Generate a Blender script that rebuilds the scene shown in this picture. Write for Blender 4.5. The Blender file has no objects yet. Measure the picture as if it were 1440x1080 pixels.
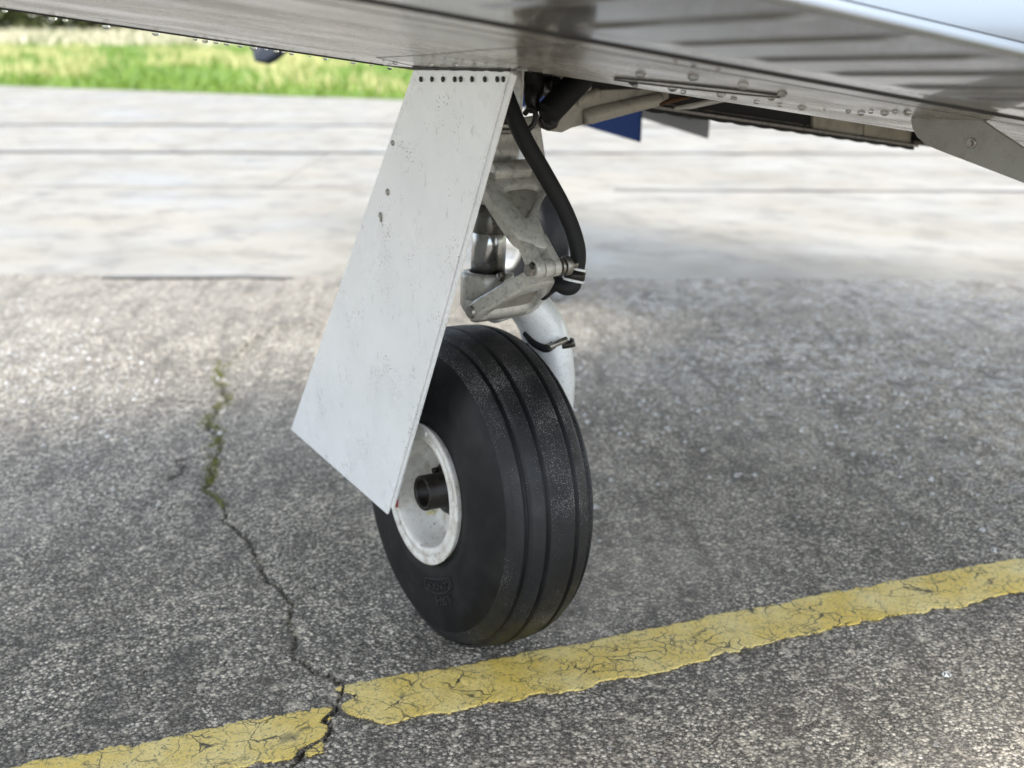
import bpy, bmesh, math, random
import numpy as np
from mathutils import Vector, Matrix
R = math.radians
random.seed(7)
rng = np.random.default_rng(7)
SC = bpy.context.scene
COL = SC.collection

# ------------------------------------------------------------------ camera, sky, sun, exposure
# World axes are the aircraft's own: x inboard, y towards the nose, z up; origin = ground under the near main wheel.
F_PX, PITCH, HEAD, EYE = 1700.0, math.atan(510 / 1700.0), R(32.7), Vector((-0.8059, -1.3590, 0.836))
cam = bpy.data.cameras.new('camera')
cam.sensor_width = 36.0
cam.lens = F_PX / 1440 * 36
cam.clip_start, cam.clip_end = 0.02, 2000
cam.dof.use_dof = True
cam.dof.focus_distance = 1.42
cam.dof.aperture_fstop = 4.6
cam_ob = bpy.data.objects.new('camera', cam)
cam_ob.location = EYE
cam_ob.rotation_euler = (R(90) - PITCH, 0, -HEAD)
COL.objects.link(cam_ob)
SC.camera = cam_ob

SUN_EL, SUN_AZ = R(60), math.atan2(-0.62, -0.78)          # azimuth from +y towards +x
sdir = Vector((math.sin(SUN_AZ) * math.cos(SUN_EL), math.cos(SUN_AZ) * math.cos(SUN_EL), math.sin(SUN_EL)))
sun = bpy.data.lights.new('sun', 'SUN')
sun.energy, sun.angle, sun.color = 0.75, R(28), (1.0, 0.96, 0.9)
sun_ob = bpy.data.objects.new('sun', sun)
sun_ob.rotation_euler = (-sdir).to_track_quat('-Z', 'Y').to_euler()
COL.objects.link(sun_ob)

wd = bpy.data.worlds.new('World')
SC.world = wd
wd.use_nodes = True
wn, wl = wd.node_tree.nodes, wd.node_tree.links
bg = wn['Background']
bg.inputs['Strength'].default_value = 0.10
sky = wn.new('ShaderNodeTexSky')
sky.sky_type = 'NISHITA'
sky.sun_disc = False
sky.sun_elevation = SUN_EL
sky.sun_rotation = SUN_AZ
tc = wn.new('ShaderNodeTexCoord')
mp = wn.new('ShaderNodeMapping')
mp.inputs['Scale'].default_value = (1.0, 1.0, 3.2)
mp.inputs['Location'].default_value = (0.3, 0.1, 0.2)
nz = wn.new('ShaderNodeTexNoise')
nz.inputs['Scale'].default_value = 3.4
nz.inputs['Detail'].default_value = 7
nz.inputs['Roughness'].default_value = 0.58
rp = wn.new('ShaderNodeValToRGB')
rp.color_ramp.elements[0].position = 0.42
rp.color_ramp.elements[1].position = 0.68
mx = wn.new('ShaderNodeMix')
mx.data_type = 'RGBA'
mx.inputs['B'].default_value = (7.0, 6.8, 6.5, 1)
wl.new(tc.outputs['Generated'], mp.inputs['Vector'])
wl.new(mp.outputs['Vector'], nz.inputs['Vector'])
wl.new(nz.outputs['Fac'], rp.inputs['Fac'])
wl.new(rp.outputs['Color'], mx.inputs['Factor'])
wl.new(sky.outputs['Color'], mx.inputs['A'])
wl.new(mx.outputs['Result'], bg.inputs['Color'])

vs = SC.view_settings
vs.view_transform = 'Standard'
vs.look = 'None'
vs.exposure = 2.2
vs.gamma = 1.0
vs.use_curve_mapping = False

# ------------------------------------------------------------------ helpers
_cp, _sp = math.cos(PITCH), math.sin(PITCH)
_fw = Vector((math.sin(HEAD) * _cp, math.cos(HEAD) * _cp, -_sp))
_up = Vector((math.sin(HEAD) * _sp, math.cos(HEAD) * _sp, _cp))
_rt = Vector((math.cos(HEAD), -math.sin(HEAD), 0))


def at(px, py, axis, val):
    """Measured point of the photograph laid on the real plane axis = val (metres, aircraft axes)."""
    d = _fw + _rt * ((px - 720) / F_PX) - _up * ((py - 540) / F_PX)
    k = 'xyz'.index(axis)
    return EYE + d * ((val - EYE[k]) / d[k])


class MB:
    def __init__(s):
        s.v, s.f, s.sm = [], [], []

    def add(s, vs_, fs, smooth=False):
        o = len(s.v)
        s.v += [tuple(p) for p in vs_]
        for f in fs:
            s.f.append(tuple(i + o for i in f))
            s.sm.append(smooth)
        return s

    def box(s, c, size, m=None):
        hx, hy, hz = (q / 2 for q in size)
        P = [Vector((x, y, z)) for x in (-hx, hx) for y in (-hy, hy) for z in (-hz, hz)]
        if m is not None:
            P = [m @ p for p in P]
        P = [p + Vector(c) for p in P]
        return s.add(P, [(0, 1, 3, 2), (4, 6, 7, 5), (0, 4, 5, 1), (2, 3, 7, 6), (0, 2, 6, 4), (1, 5, 7, 3)])

    def lathe(s, prof, o, axis, n=48, smooth=True, cap=True):
        """prof: (t along axis, radius)."""
        a = Vector(axis).normalized()
        e = a.orthogonal().normalized()
        g = a.cross(e)
        P, fs = [], []
        for t, r in prof:
            for k in range(n):
                w = 2 * math.pi * k / n
                P.append(Vector(o) + a * t + (e * math.cos(w) + g * math.sin(w)) * r)
        m = len(prof)
        for i in range(m - 1):
            for k in range(n):
                k2 = (k + 1) % n
                fs.append((i * n + k, i * n + k2, (i + 1) * n + k2, (i + 1) * n + k))
        s.add(P, fs, smooth)
        if cap:
            o2 = len(s.v) - len(P)
            for i in (0, m - 1):
                if prof[i][1] > 1e-5:
                    ring = [o2 + i * n + k for k in range(n)]
                    s.f.append(tuple(ring if i else ring[::-1]))
                    s.sm.append(False)
        return s

    def cyl(s, p, q, r, n=24, r2=None, bev=0.0):
        p, q = Vector(p), Vector(q)
        L = (q - p).length
        r2 = r if r2 is None else r2
        if bev:
            pr = [(0, r - bev), (bev, r), (L - bev, r2), (L, r2 - bev)]
        else:
            pr = [(0, r), (L, r2)]
        return s.lathe(pr, p, q - p, n, smooth=True)

    def tube(s, pts, rad, n=14, sub=8, flat=None):
        """Catmull-Rom tube through pts; rad scalar or list; flat=(w_scale along side vector)."""
        P = [Vector(p) for p in pts]
        rr = rad if isinstance(rad, (list, tuple)) else [rad] * len(P)
        Q, W = [], []
        for i in range(len(P) - 1):
            p0, p1, p2, p3 = P[max(i - 1, 0)], P[i], P[i + 1], P[min(i + 2, len(P) - 1)]
            for k in range(sub):
                t = k / sub
                Q.append(0.5 * ((2 * p1) + (p2 - p0) * t + (2 * p0 - 5 * p1 + 4 * p2 - p3) * t * t + (3 * p1 - p0 - 3 * p2 + p3) * t ** 3))
                W.append(rr[i] * (1 - t) + rr[i + 1] * t)
        Q.append(P[-1]); W.append(rr[-1])
        tan = [(Q[min(i + 1, len(Q) - 1)] - Q[max(i - 1, 0)]).normalized() for i in range(len(Q))]
        e = tan[0].orthogonal().normalized() if flat is None else Vector(flat[0])
        V, fs = [], []
        for i, q in enumerate(Q):
            e = (e - tan[i] * e.dot(tan[i])).normalized()
            g = tan[i].cross(e)
            fa = 1.0 if flat is None else flat[1]
            for k in range(n):
                w = 2 * math.pi * k / n
                V.append(q + (e * math.cos(w) * fa + g * math.sin(w)) * W[i])
        for i in range(len(Q) - 1):
            for k in range(n):
                k2 = (k + 1) % n
                fs.append((i * n + k, i * n + k2, (i + 1) * n + k2, (i + 1) * n + k))
        fs.append(tuple(range(n))[::-1])
        fs.append(tuple((len(Q) - 1) * n + k for k in range(n)))
        return s.add(V, fs, True)

    def prism(s, poly, o, ex, ey, t0, t1):
        """Polygon (u, v) in the plane o + u ex + v ey, extruded along ex x ey from t0 to t1."""
        ex, ey = Vector(ex).normalized(), Vector(ey).normalized()
        nn = ex.cross(ey)
        n = len(poly)
        V = [Vector(o) + ex * u + ey * v + nn * t for t in (t0, t1) for u, v in poly]
        fs = [tuple(range(n))[::-1], tuple(range(n, 2 * n))]
        fs += [(i, (i + 1) % n, n + (i + 1) % n, n + i) for i in range(n)]
        return s.add(V, fs)

    def mesh(s, name):
        me = bpy.data.meshes.new(name)
        me.from_pydata(s.v, [], s.f)
        me.polygons.foreach_set('use_smooth', s.sm)
        bm = bmesh.new(); bm.from_mesh(me)
        bmesh.ops.recalc_face_normals(bm, faces=bm.faces)
        bm.to_mesh(me); bm.free()
        return me

    def build(s, name, mat, parent=None, bevel=0.0, seg=2, auto=None):
        me = s.mesh(name)
        me.materials.append(mat)
        return link(name, me, parent, bevel, seg, auto)


def link(name, me, parent=None, bevel=0.0, seg=2, auto=None):
    o = bpy.data.objects.new(name, me)
    COL.objects.link(o)
    if parent is not None:
        o.parent = parent
    if bevel:
        b = o.modifiers.new('bevel', 'BEVEL')
        b.width, b.segments, b.limit_method, b.angle_limit = bevel, seg, 'ANGLE', R(35)
        b.harden_normals = False
    return o


def empty(name, loc=(0, 0, 0), parent=None):
    o = bpy.data.objects.new(name, None)
    o.empty_display_size = 0.05
    o.location = loc
    COL.objects.link(o)
    if parent is not None:
        o.parent = parent
    return o


def tag(o, label=None, cat=None, group=None, kind=None):
    for k, v in (('label', label), ('category', cat), ('group', group), ('kind', kind)):
        if v:
            o[k] = v
    return o


def grid_mesh(name, V, nu, nv, keep=None, smooth=True):
    """V: (nu*nv, 3) array, index i*nv + j."""
    me = bpy.data.meshes.new(name)
    i, j = np.meshgrid(np.arange(nu - 1), np.arange(nv - 1), indexing='ij')
    a = (i * nv + j).ravel()
    q = np.stack([a, a + nv, a + nv + 1, a + 1], 1)
    if keep is not None:
        q = q[keep.ravel()]
    return raw_mesh(me, V, q, smooth)


def raw_mesh(me, V, q, smooth=True):
    n, k = q.shape
    me.vertices.add(len(V))
    me.vertices.foreach_set('co', np.ascontiguousarray(V, dtype=np.float32).ravel())
    me.loops.add(n * k)
    me.loops.foreach_set('vertex_index', np.ascontiguousarray(q, dtype=np.int32).ravel())
    me.polygons.add(n)
    me.polygons.foreach_set('loop_start', np.arange(0, n * k, k, dtype=np.int32))
    me.polygons.foreach_set('use_smooth', np.full(n, smooth))
    me.update(calc_edges=True)
    return me


def attr(me, name, val):
    a = me.attributes.new(name, 'FLOAT', 'POINT')
    a.data.foreach_set('value', np.ascontiguousarray(val, dtype=np.float32))


def hsh(ix, iy, seed):
    h = (ix.astype(np.int64) * 374761393 + iy.astype(np.int64) * 668265263 + seed * 1442695041) & 0xFFFFFFFF
    h = ((h ^ (h >> 13)) * 1274126177) & 0xFFFFFFFF
    return ((h ^ (h >> 16)) & 0xFFFF) / 65535.0


def vnoise(x, y, scale, seed=0):
    """Value noise in -1..1, feature size = scale metres."""
    x, y = x / scale, y / scale
    ix, iy = np.floor(x), np.floor(y)
    fx, fy = x - ix, y - iy
    fx, fy = fx * fx * (3 - 2 * fx), fy * fy * (3 - 2 * fy)
    a, b = hsh(ix, iy, seed), hsh(ix + 1, iy, seed)
    c, d = hsh(ix, iy + 1, seed), hsh(ix + 1, iy + 1, seed)
    return ((a * (1 - fx) + b * fx) * (1 - fy) + (c * (1 - fx) + d * fx) * fy) * 2 - 1


def poly_dist(x, y, pts):
    best = np.full(x.shape, 1e9)
    tt = np.zeros(x.shape)
    n = len(pts) - 1
    for i in range(n):
        ax, ay = pts[i]; bx, by = pts[i + 1]
        dx, dy = bx - ax, by - ay
        t = np.clip(((x - ax) * dx + (y - ay) * dy) / (dx * dx + dy * dy), 0, 1)
        d = np.hypot(x - ax - t * dx, y - ay - t * dy)
        m = d < best
        best = np.where(m, d, best)
        tt = np.where(m, (i + t) / n, tt)
    return best, tt


# ------------------------------------------------------------------ materials
class Mat:
    def __init__(s, name):
        s.m = bpy.data.materials.new(name)
        s.m.use_nodes = True
        s.nt = s.m.node_tree
        s.n, s.l = s.nt.nodes, s.nt.links
        s.b = s.n['Principled BSDF']
        s.co = s.n.new('ShaderNodeTexCoord').outputs['Object']

    def set(s, **kw):
        for k, v in kw.items():
            k = k.replace('_', ' ')
            i = s.b.inputs[k]
            if hasattr(v, 'links') or isinstance(v, bpy.types.NodeSocket):
                s.l.new(v, i)
            elif isinstance(v, tuple):
                i.default_value = (*v, 1) if len(v) == 3 else v
            else:
                i.default_value = v
        return s

    def map(s, scale=(1, 1, 1), rot=(0, 0, 0), loc=(0, 0, 0), typ='POINT'):
        m = s.n.new('ShaderNodeMapping')
        m.vector_type = typ
        m.inputs['Scale'].default_value = scale
        m.inputs['Rotation'].default_value = rot
        m.inputs['Location'].default_value = loc
        s.l.new(s.co, m.inputs['Vector'])
        return m.outputs['Vector']

    def noise(s, scale, detail=4, rough=0.55, vec=None, dist=0.0):
        n = s.n.new('ShaderNodeTexNoise')
        n.inputs['Scale'].default_value = scale
        n.inputs['Detail'].default_value = detail
        n.inputs['Roughness'].default_value = rough
        n.inputs['Distortion'].default_value = dist
        s.l.new(vec or s.co, n.inputs['Vector'])
        return n.outputs['Fac']

    def voro(s, scale, feature='F1', out='Distance', vec=None, rnd=1.0):
        n = s.n.new('ShaderNodeTexVoronoi')
        n.feature = feature
        n.inputs['Scale'].default_value = scale
        n.inputs['Randomness'].default_value = rnd
        s.l.new(vec or s.co, n.inputs['Vector'])
        return n.outputs[out]

    def ramp(s, fac, *stops):
        r = s.n.new('ShaderNodeValToRGB')
        e = r.color_ramp.elements
        while len(e) < len(stops):
            e.new(0.5)
        for k, (p, c) in enumerate(stops):
            e[k].position = p
            e[k].color = (c, c, c, 1) if not isinstance(c, tuple) else (*c, 1)
        s.l.new(fac, r.inputs['Fac'])
        return r.outputs['Color']

    def mix(s, fac, a, b, mode='MIX'):
        m = s.n.new('ShaderNodeMix')
        m.data_type = 'RGBA'
        m.blend_type = mode
        m.clamp_factor = True
        for key, v in (('Factor', fac), ('A', a), ('B', b)):
            i = m.inputs[key]
            if isinstance(v, bpy.types.NodeSocket):
                s.l.new(v, i)
            elif isinstance(v, tuple):
                i.default_value = (*v, 1)
            elif key == 'Factor':
                i.default_value = v
            else:
                i.default_value = (v, v, v, 1)
        return m.outputs['Result']

    def math(s, op, a, b=0.0):
        m = s.n.new('ShaderNodeMath')
        m.operation = op
        for k, v in enumerate((a, b)):
            if isinstance(v, bpy.types.NodeSocket):
                s.l.new(v, m.inputs[k])
            else:
                m.inputs[k].default_value = v
        return m.outputs[0]

    def attr(s, name):
        a = s.n.new('ShaderNodeAttribute')
        a.attribute_name = name
        return a.outputs['Fac']

    def bump(s, h, strength=0.3, dist=0.001):
        b = s.n.new('ShaderNodeBump')
        b.inputs['Strength'].default_value = strength
        b.inputs['Distance'].default_value = dist
        s.l.new(h, b.inputs['Height'])
        s.l.new(b.outputs['Normal'], s.b.inputs['Normal'])
        return s


def simple(name, col, rough=0.5, metal=0.0, coat=0.0, grime=0.0, gcol=(0.03, 0.027, 0.022), gscale=40, bump=0.0, speck=0.0):
    m = Mat(name)
    c = col
    if grime:
        f = m.ramp(m.noise(gscale, 6, 0.65), (0.48, 0.0), (0.72, grime))
        c = m.mix(f, c, gcol)
    if speck:
        f = m.ramp(m.noise(gscale * 9, 3, 0.6), (0.61, 0.0), (0.66, speck))
        c = m.mix(f, c, gcol)
    m.set(Base_Color=c, Roughness=rough, Metallic=metal, Coat_Weight=coat)
    if grime:
        m.set(Roughness=m.ramp(m.noise(gscale * 0.6, 5), (0.35, max(rough - .1, .03)), (0.7, min(rough + .2, 1.0))))
    if bump:
        m.bump(m.noise(gscale * 6, 4), bump, 0.0008)
    return m.m


def skin_paint(name, base, dirt, amount, rough, coat, dashes=0.2, relief=0.05):
    """Weathered gloss aircraft paint: broad stains, fine dashes along the span, pin specks."""
    m = Mat(name)
    v = m.map((0.35, 1.0, 1.0))
    broad = m.ramp(m.noise(7, 5, 0.6, v), (0.40, 0.0), (0.66, amount))
    c = m.mix(broad, base, dirt)
    dash = m.ramp(m.noise(85, 3, 0.6, m.map((0.6, 1.0, 0.6))), (0.585, 0.0), (0.63, dashes))
    c = m.mix(dash, c, tuple(q * 0.30 for q in dirt))
    c = m.mix(m.ramp(m.noise(170, 4, 0.7), (0.36, dashes * .8), (0.52, 0.0)), c, tuple(q * 0.7 for q in dirt))
    spk = m.ramp(m.noise(420, 2, 0.5), (0.63, 0.0), (0.68, 0.7))
    c = m.mix(spk, c, (0.05, 0.045, 0.04))
    grain = m.noise(900, 2, 0.6)
    c = m.mix(m.ramp(m.noise(55, 5, 0.7, m.map((0.25, 1.0, 1.0))), (0.5, 0.0), (0.66, 0.5)), c, dirt)
    c = m.mix(m.ramp(grain, (0.42, 0.0), (0.62, 0.35)), c, tuple(q * 0.5 for q in base))
    m.set(Base_Color=c, Coat_Weight=coat, Coat_Roughness=0.04)
    m.set(Roughness=m.ramp(m.noise(16, 5, 0.6, v), (0.35, rough * 0.6), (0.7, rough * 1.5)))
    m.bump(m.noise(95, 4, 0.6), relief, 0.001)
    return m.m


M = {}
M['underside'] = skin_paint('weathered_underside_paint', (0.47, 0.43, 0.365), (0.17, 0.148, 0.115), 0.9, 0.24, 0.15, 0.95, 0.28)
M['underside'].node_tree.nodes['Principled BSDF'].inputs['Specular IOR Level'].default_value = 0.42
M['flap'] = skin_paint('gloss_flap_paint', (0.15, 0.138, 0.118), (0.08, 0.072, 0.060), 0.45, 0.15, 0.45)
M['top'] = skin_paint('sky_tinted_gloss_paint', (0.30, 0.39, 0.47), (0.26, 0.33, 0.40), 0.2, 0.10, 1.0)  # pale blue of the reflected sky mixed into the base colour
M['black'] = simple('black_sealant_and_gap_shade', (0.012, 0.012, 0.012), 0.5)  # also blackens the flap gap faces in place of shade
M['grey_panel'] = simple('grey_bracket_paint', (0.27, 0.26, 0.235), 0.38, 0, 0.15, 0.25, gscale=60, speck=0.4)
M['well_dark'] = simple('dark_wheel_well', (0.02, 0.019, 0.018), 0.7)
M['well_beige'] = simple('beige_well_primer', (0.46, 0.42, 0.34), 0.5, 0, 0, 0.5, gscale=22)
M['cast'] = simple('grimy_cast_grey_paint', (0.56, 0.54, 0.49), 0.36, 0.15, 0.2, 0.5, (0.08, 0.07, 0.055), 130, 0.2, 0.8)
M['cast_pocket'] = simple('darker_casting_pocket', (0.36, 0.335, 0.285), 0.5, 0.1, 0.0, 0.6, (0.035, 0.03, 0.024), 70, 0.3, 0.4)  # pocket floor has a darker base colour than the rim
M['brace'] = simple('tan_grey_brace_paint', (0.42, 0.39, 0.33), 0.42, 0, 0.1, 0.5, (0.06, 0.05, 0.04), 35, 0.1, 0.3)
M['chrome'] = simple('oily_chrome', (0.40, 0.40, 0.40), 0.24, 1.0, 0, 0.35, (0.10, 0.095, 0.09), 40)
M['oil'] = simple('dark_oily_metal', (0.17, 0.165, 0.155), 0.28, 0.9, 0, 0.8, (0.02, 0.018, 0.016), 60)
M['steel'] = simple('dull_steel', (0.36, 0.34, 0.31), 0.38, 0.9, 0, 0.6, (0.03, 0.026, 0.02), 150)
M['white_fork'] = simple('white_fork_paint', (0.86, 0.87, 0.87), 0.3, 0, 0.4, 0.25, (0.25, 0.24, 0.22), 45, 0.05, 0.5)
M['hose'] = simple('black_hose_rubber', (0.007, 0.007, 0.008), 0.7, 0, 0, 0.0)
M['grease'] = simple('greasy_black_metal', (0.016, 0.014, 0.012), 0.35, 0.3, 0, 0.5, (0.05, 0.04, 0.03), 120, 0.4)
M['blue'] = simple('dark_blue_paint', (0.004, 0.014, 0.055), 0.8, 0, 0.0)
M['blue'].node_tree.nodes['Principled BSDF'].inputs['Specular IOR Level'].default_value = 0.15
M['worn_rubber'] = simple('worn_raised_rubber', (0.02, 0.02, 0.0195), 0.6)
M['grey_back'] = simple('grey_door_inside', (0.17, 0.167, 0.16), 0.5)
M['fuselage'] = simple('white_fuselage_paint', (0.72, 0.72, 0.71), 0.22, 0, 0.6)
M['prop'] = simple('dark_propeller_paint', (0.022, 0.028, 0.04), 0.45)
M['red'] = simple('red_slip_mark', (0.45, 0.03, 0.02), 0.5)
M['rust'] = simple('rusty_steel', (0.10, 0.045, 0.02), 0.85, 0.2, 0, 0.6, (0.05, 0.03, 0.02), 180, 0.4)

m = Mat('white_rim_paint')
c = m.mix(m.ramp(m.noise(38, 6, 0.65), (0.46, 0.0), (0.70, 0.75)), (0.78, 0.76, 0.71), (0.36, 0.31, 0.23))
c = m.mix(m.ramp(m.noise(230, 3, 0.6), (0.665, 0.0), (0.70, 0.85)), c, (0.10, 0.075, 0.05))
m.set(Base_Color=c, Roughness=0.36, Coat_Weight=0.3).bump(m.noise(160, 4), 0.08, 0.001)
M['rim'] = m.m

m = Mat('white_door_paint')
v = m.map((1, 1, 0.35), (0.3, 0, 0))
c = m.mix(m.ramp(m.noise(9, 6, 0.65), (0.42, 0.0), (0.66, 0.30)), (0.90, 0.905, 0.90), (0.68, 0.69, 0.69))
c = m.mix(m.ramp(m.noise(90, 5, 0.7, v), (0.61, 0.0), (0.70, 0.40)), c, (0.28, 0.28, 0.27))
c = m.mix(m.math('MULTIPLY', m.ramp(m.noise(340, 2, 0.5), (0.60, 0.0), (0.66, 0.7)), m.ramp(m.noise(17, 4, 0.6), (0.52, 0.0), (0.68, 1.0))), c, (0.10, 0.065, 0.06))
m.set(Base_Color=c, Roughness=m.ramp(m.noise(14, 5), (0.3, 0.22), (0.7, 0.42)), Coat_Weight=0.15, Coat_Roughness=0.15)
m.bump(m.mix(0.25, m.noise(5, 3, 0.5), m.noise(300, 4, 0.6)), 0.22, 0.0025)
M['door'] = m.m

m = Mat('worn_tread_rubber')
big = m.noise(11, 5, 0.6)
dust_specks = m.ramp(m.math('MULTIPLY', m.noise(900, 2, 0.5), m.math('ADD', big, 0.42)), (0.60, 0.0), (0.64, 0.7))  # pale dust specks on the tread
c = m.mix(m.ramp(m.noise(26, 5, 0.6), (0.45, 0.0), (0.75, 0.6)), (0.007, 0.0072, 0.0078), (0.0145, 0.0147, 0.015))
c = m.mix(dust_specks, c, (0.33, 0.32, 0.30))
m.set(Base_Color=c, Roughness=m.ramp(m.noise(30, 5), (0.3, 0.42), (0.7, 0.7)), Specular_IOR_Level=0.5)
m.bump(m.mix(0.5, m.noise(700, 3, 0.7), m.noise(120, 4)), 0.5, 0.0012)
M['tread'] = m.m
m = Mat('sidewall_rubber')
c = m.mix(m.ramp(m.noise(18, 5, 0.65), (0.48, 0.0), (0.72, 0.7)), (0.003, 0.0032, 0.0042), (0.017, 0.0165, 0.016))
m.set(Base_Color=c, Roughness=m.ramp(m.noise(24, 5), (0.3, 0.40), (0.7, 0.65)), Specular_IOR_Level=0.35).bump(m.noise(180, 4), 0.12, 0.001)
M['rubber'] = m.m

# asphalt: dark binder, pale and brown stone chips, moss and dirt in the cracks
def asphalt(name, lift):
    m = Mat(name)
    cell = m.voro(185, 'F1', 'Color')
    d = m.voro(185, 'F1', 'Distance')
    sep = m.n.new('ShaderNodeSeparateColor')
    m.l.new(cell, sep.inputs['Color'])
    chip = m.ramp(sep.outputs[0], (0.0, (0.09, 0.085, 0.075)), (0.28, (0.20, 0.188, 0.165)), (0.60, (0.34, 0.318, 0.275)), (0.86, (0.48, 0.45, 0.39)), (1.0, (0.64, 0.61, 0.55)))
    gap = m.ramp(d, (0.30, 0.0), (0.62, 0.85))
    c = m.mix(gap, chip, (0.025, 0.024, 0.022))
    fine = m.noise(400, 3, 0.75)
    c = m.mix(m.ramp(fine, (0.36, 0.85), (0.48, 0.0)), c, (0.022, 0.021, 0.019))
    c = m.mix(m.ramp(fine, (0.54, 0.0), (0.66, 0.7)), c, (0.50, 0.48, 0.44))
    # scattered larger pale stones
    v2 = m.map((1, 1, 1), (0, 0, 0.7), (3.1, 1.7, 0))
    d2 = m.voro(62, 'F1', 'Distance', v2)
    s2 = m.n.new('ShaderNodeSeparateColor')
    m.l.new(m.voro(62, 'F1', 'Color', v2), s2.inputs['Color'])
    stone = m.math('MULTIPLY', m.ramp(d2, (0.20, 1.0), (0.30, 0.0)), m.ramp(s2.outputs[1], (0.86, 0.0), (0.90, 1.0)))
    c = m.mix(stone, c, (0.46, 0.43, 0.38))
    big = m.noise(3.2, 6, 0.6)
    c = m.mix(m.ramp(big, (0.35, 0.30), (0.62, 0.0)), c, (0.06, 0.057, 0.052))
    c = m.mix(m.ramp(m.noise(1.6, 4, 0.6, m.map((1, 1, 1), loc=(5, 2, 0))), (0.5, 0.0), (0.7, 0.30)), c, (0.30, 0.285, 0.26))
    c = m.mix(m.attr('dust'), c, (0.165, 0.156, 0.140))
    streak = m.noise(20, 5, 0.65, m.map((1.0, 5.0, 1.0), (0, 0, -0.50), typ='TEXTURE'))
    c = m.mix(m.ramp(streak, (0.36, 0.55), (0.52, 0.0)), c, (0.06, 0.056, 0.05))
    c = m.mix(m.ramp(m.noise(38, 4, 0.7), (0.56, 0.0), (0.70, 0.55)), c, (0.50, 0.46, 0.39))
    c = m.mix(1.0, c, (2.12, 2.02, 1.84), 'MULTIPLY')
    c = m.mix(m.ramp(m.noise(7.5, 5, 0.65, m.map((1, 1, 1), loc=(2, 7, 0))), (0.36, 0.30), (0.50, 0.0)), c, (0.10, 0.095, 0.085))
    cr, mo, wet = m.attr('crack'), m.attr('moss'), m.attr('wet')
    c = m.mix(m.math('MULTIPLY', cr, 0.82), c, (0.012, 0.011, 0.009))
    mossc = m.mix(m.ramp(m.noise(300, 3), (0.35, 0.0), (0.65, 1.0)), (0.13, 0.135, 0.04), (0.34, 0.33, 0.10))
    c = m.mix(m.math('MULTIPLY', mo, m.ramp(m.noise(60, 4, 0.7), (0.46, 0.0), (0.66, 0.75))), c, mossc)
    m.set(Base_Color=c)
    rough = m.ramp(m.noise(260, 3, 0.6), (0.3, 0.42), (0.7, 0.9))
    m.set(Roughness=m.mix(wet, rough, 0.16), Specular_IOR_Level=m.math('ADD', 0.10, m.math('MULTIPLY', wet, 0.5)))
    h = m.mix(0.45, m.ramp(d, (0.0, 1.0), (0.7, 0.0)), fine)
    h = m.mix(0.5, h, stone, 'ADD')
    m.bump(h, 1.0, 0.005)
    return m.m
M['asphalt'] = asphalt('wet_asphalt', 0.0)

m = Mat('yellow_road_paint')
wv = m.n.new('ShaderNodeVectorMath'); wv.operation = 'MULTIPLY_ADD'
nzv = m.n.new('ShaderNodeTexNoise'); nzv.inputs['Scale'].default_value = 22; nzv.inputs['Detail'].default_value = 4
m.l.new(m.co, nzv.inputs['Vector']); m.l.new(nzv.outputs['Color'], wv.inputs[0])
wv.inputs[1].default_value = (0.055, 0.055, 0); m.l.new(m.co, wv.inputs[2])
w = wv.outputs[0]
edge = m.voro(26, 'DISTANCE_TO_EDGE', 'Distance', w)
gate = m.ramp(m.noise(13, 3), (0.40, 0.0), (0.56, 1.0))
crk = m.math('MULTIPLY', m.ramp(edge, (0.006, 1.0), (0.028, 0.0)), gate)
edge2 = m.voro(70, 'DISTANCE_TO_EDGE', 'Distance', w)
crk2 = m.math('MULTIPLY', m.ramp(edge2, (0.02, 0.7), (0.06, 0.0)), m.ramp(m.noise(31, 3), (0.48, 0.0), (0.6, 1.0)))
c = m.mix(m.ramp(m.noise(9, 5, 0.6), (0.38, 0.0), (0.66, 1.0)), (0.86, 0.63, 0.13), (0.92, 0.76, 0.32))
c = m.mix(m.ramp(m.noise(330, 3, 0.7), (0.36, 0.35), (0.48, 0.0)), c, (0.30, 0.23, 0.07))
c = m.mix(m.ramp(m.noise(120, 5, 0.7), (0.62, 0.0), (0.72, 0.7)), c, (0.20, 0.17, 0.10))
c = m.mix(crk, c, (0.04, 0.033, 0.02))
c = m.mix(crk2, c, (0.08, 0.065, 0.03))
c = m.mix(m.ramp(m.noise(210, 4, 0.75), (0.57, 0.0), (0.64, 0.8)), c, (0.13, 0.115, 0.09))
m.set(Base_Color=c, Roughness=0.6)
m.bump(m.mix(0.4, m.noise(420, 3, 0.7), m.math('SUBTRACT', 1.0, crk)), 0.7, 0.003)
M['yellow'] = m.m

m = Mat('pale_concrete')
c = m.mix(m.ramp(m.noise(0.9, 6, 0.6), (0.38, 0.0), (0.66, 1.0)), (0.36, 0.33, 0.268), (0.29, 0.266, 0.216))
c = m.mix(m.ramp(m.noise(5, 5, 0.65, m.map((1, 0.75, 1), (0, 0, 0.6))), (0.48, 0.0), (0.68, 0.75)), c, (0.20, 0.184, 0.152))
c = m.mix(m.ramp(m.noise(90, 3), (0.58, 0.0), (0.7, 0.3)), c, (0.22, 0.215, 0.2))
m.set(Base_Color=c, Roughness=m.ramp(m.noise(1.4, 4), (0.35, 0.35), (0.65, 0.8)), Specular_IOR_Level=0.15).bump(m.noise(200, 4), 0.3, 0.003)
M['concrete'] = m.m

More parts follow.
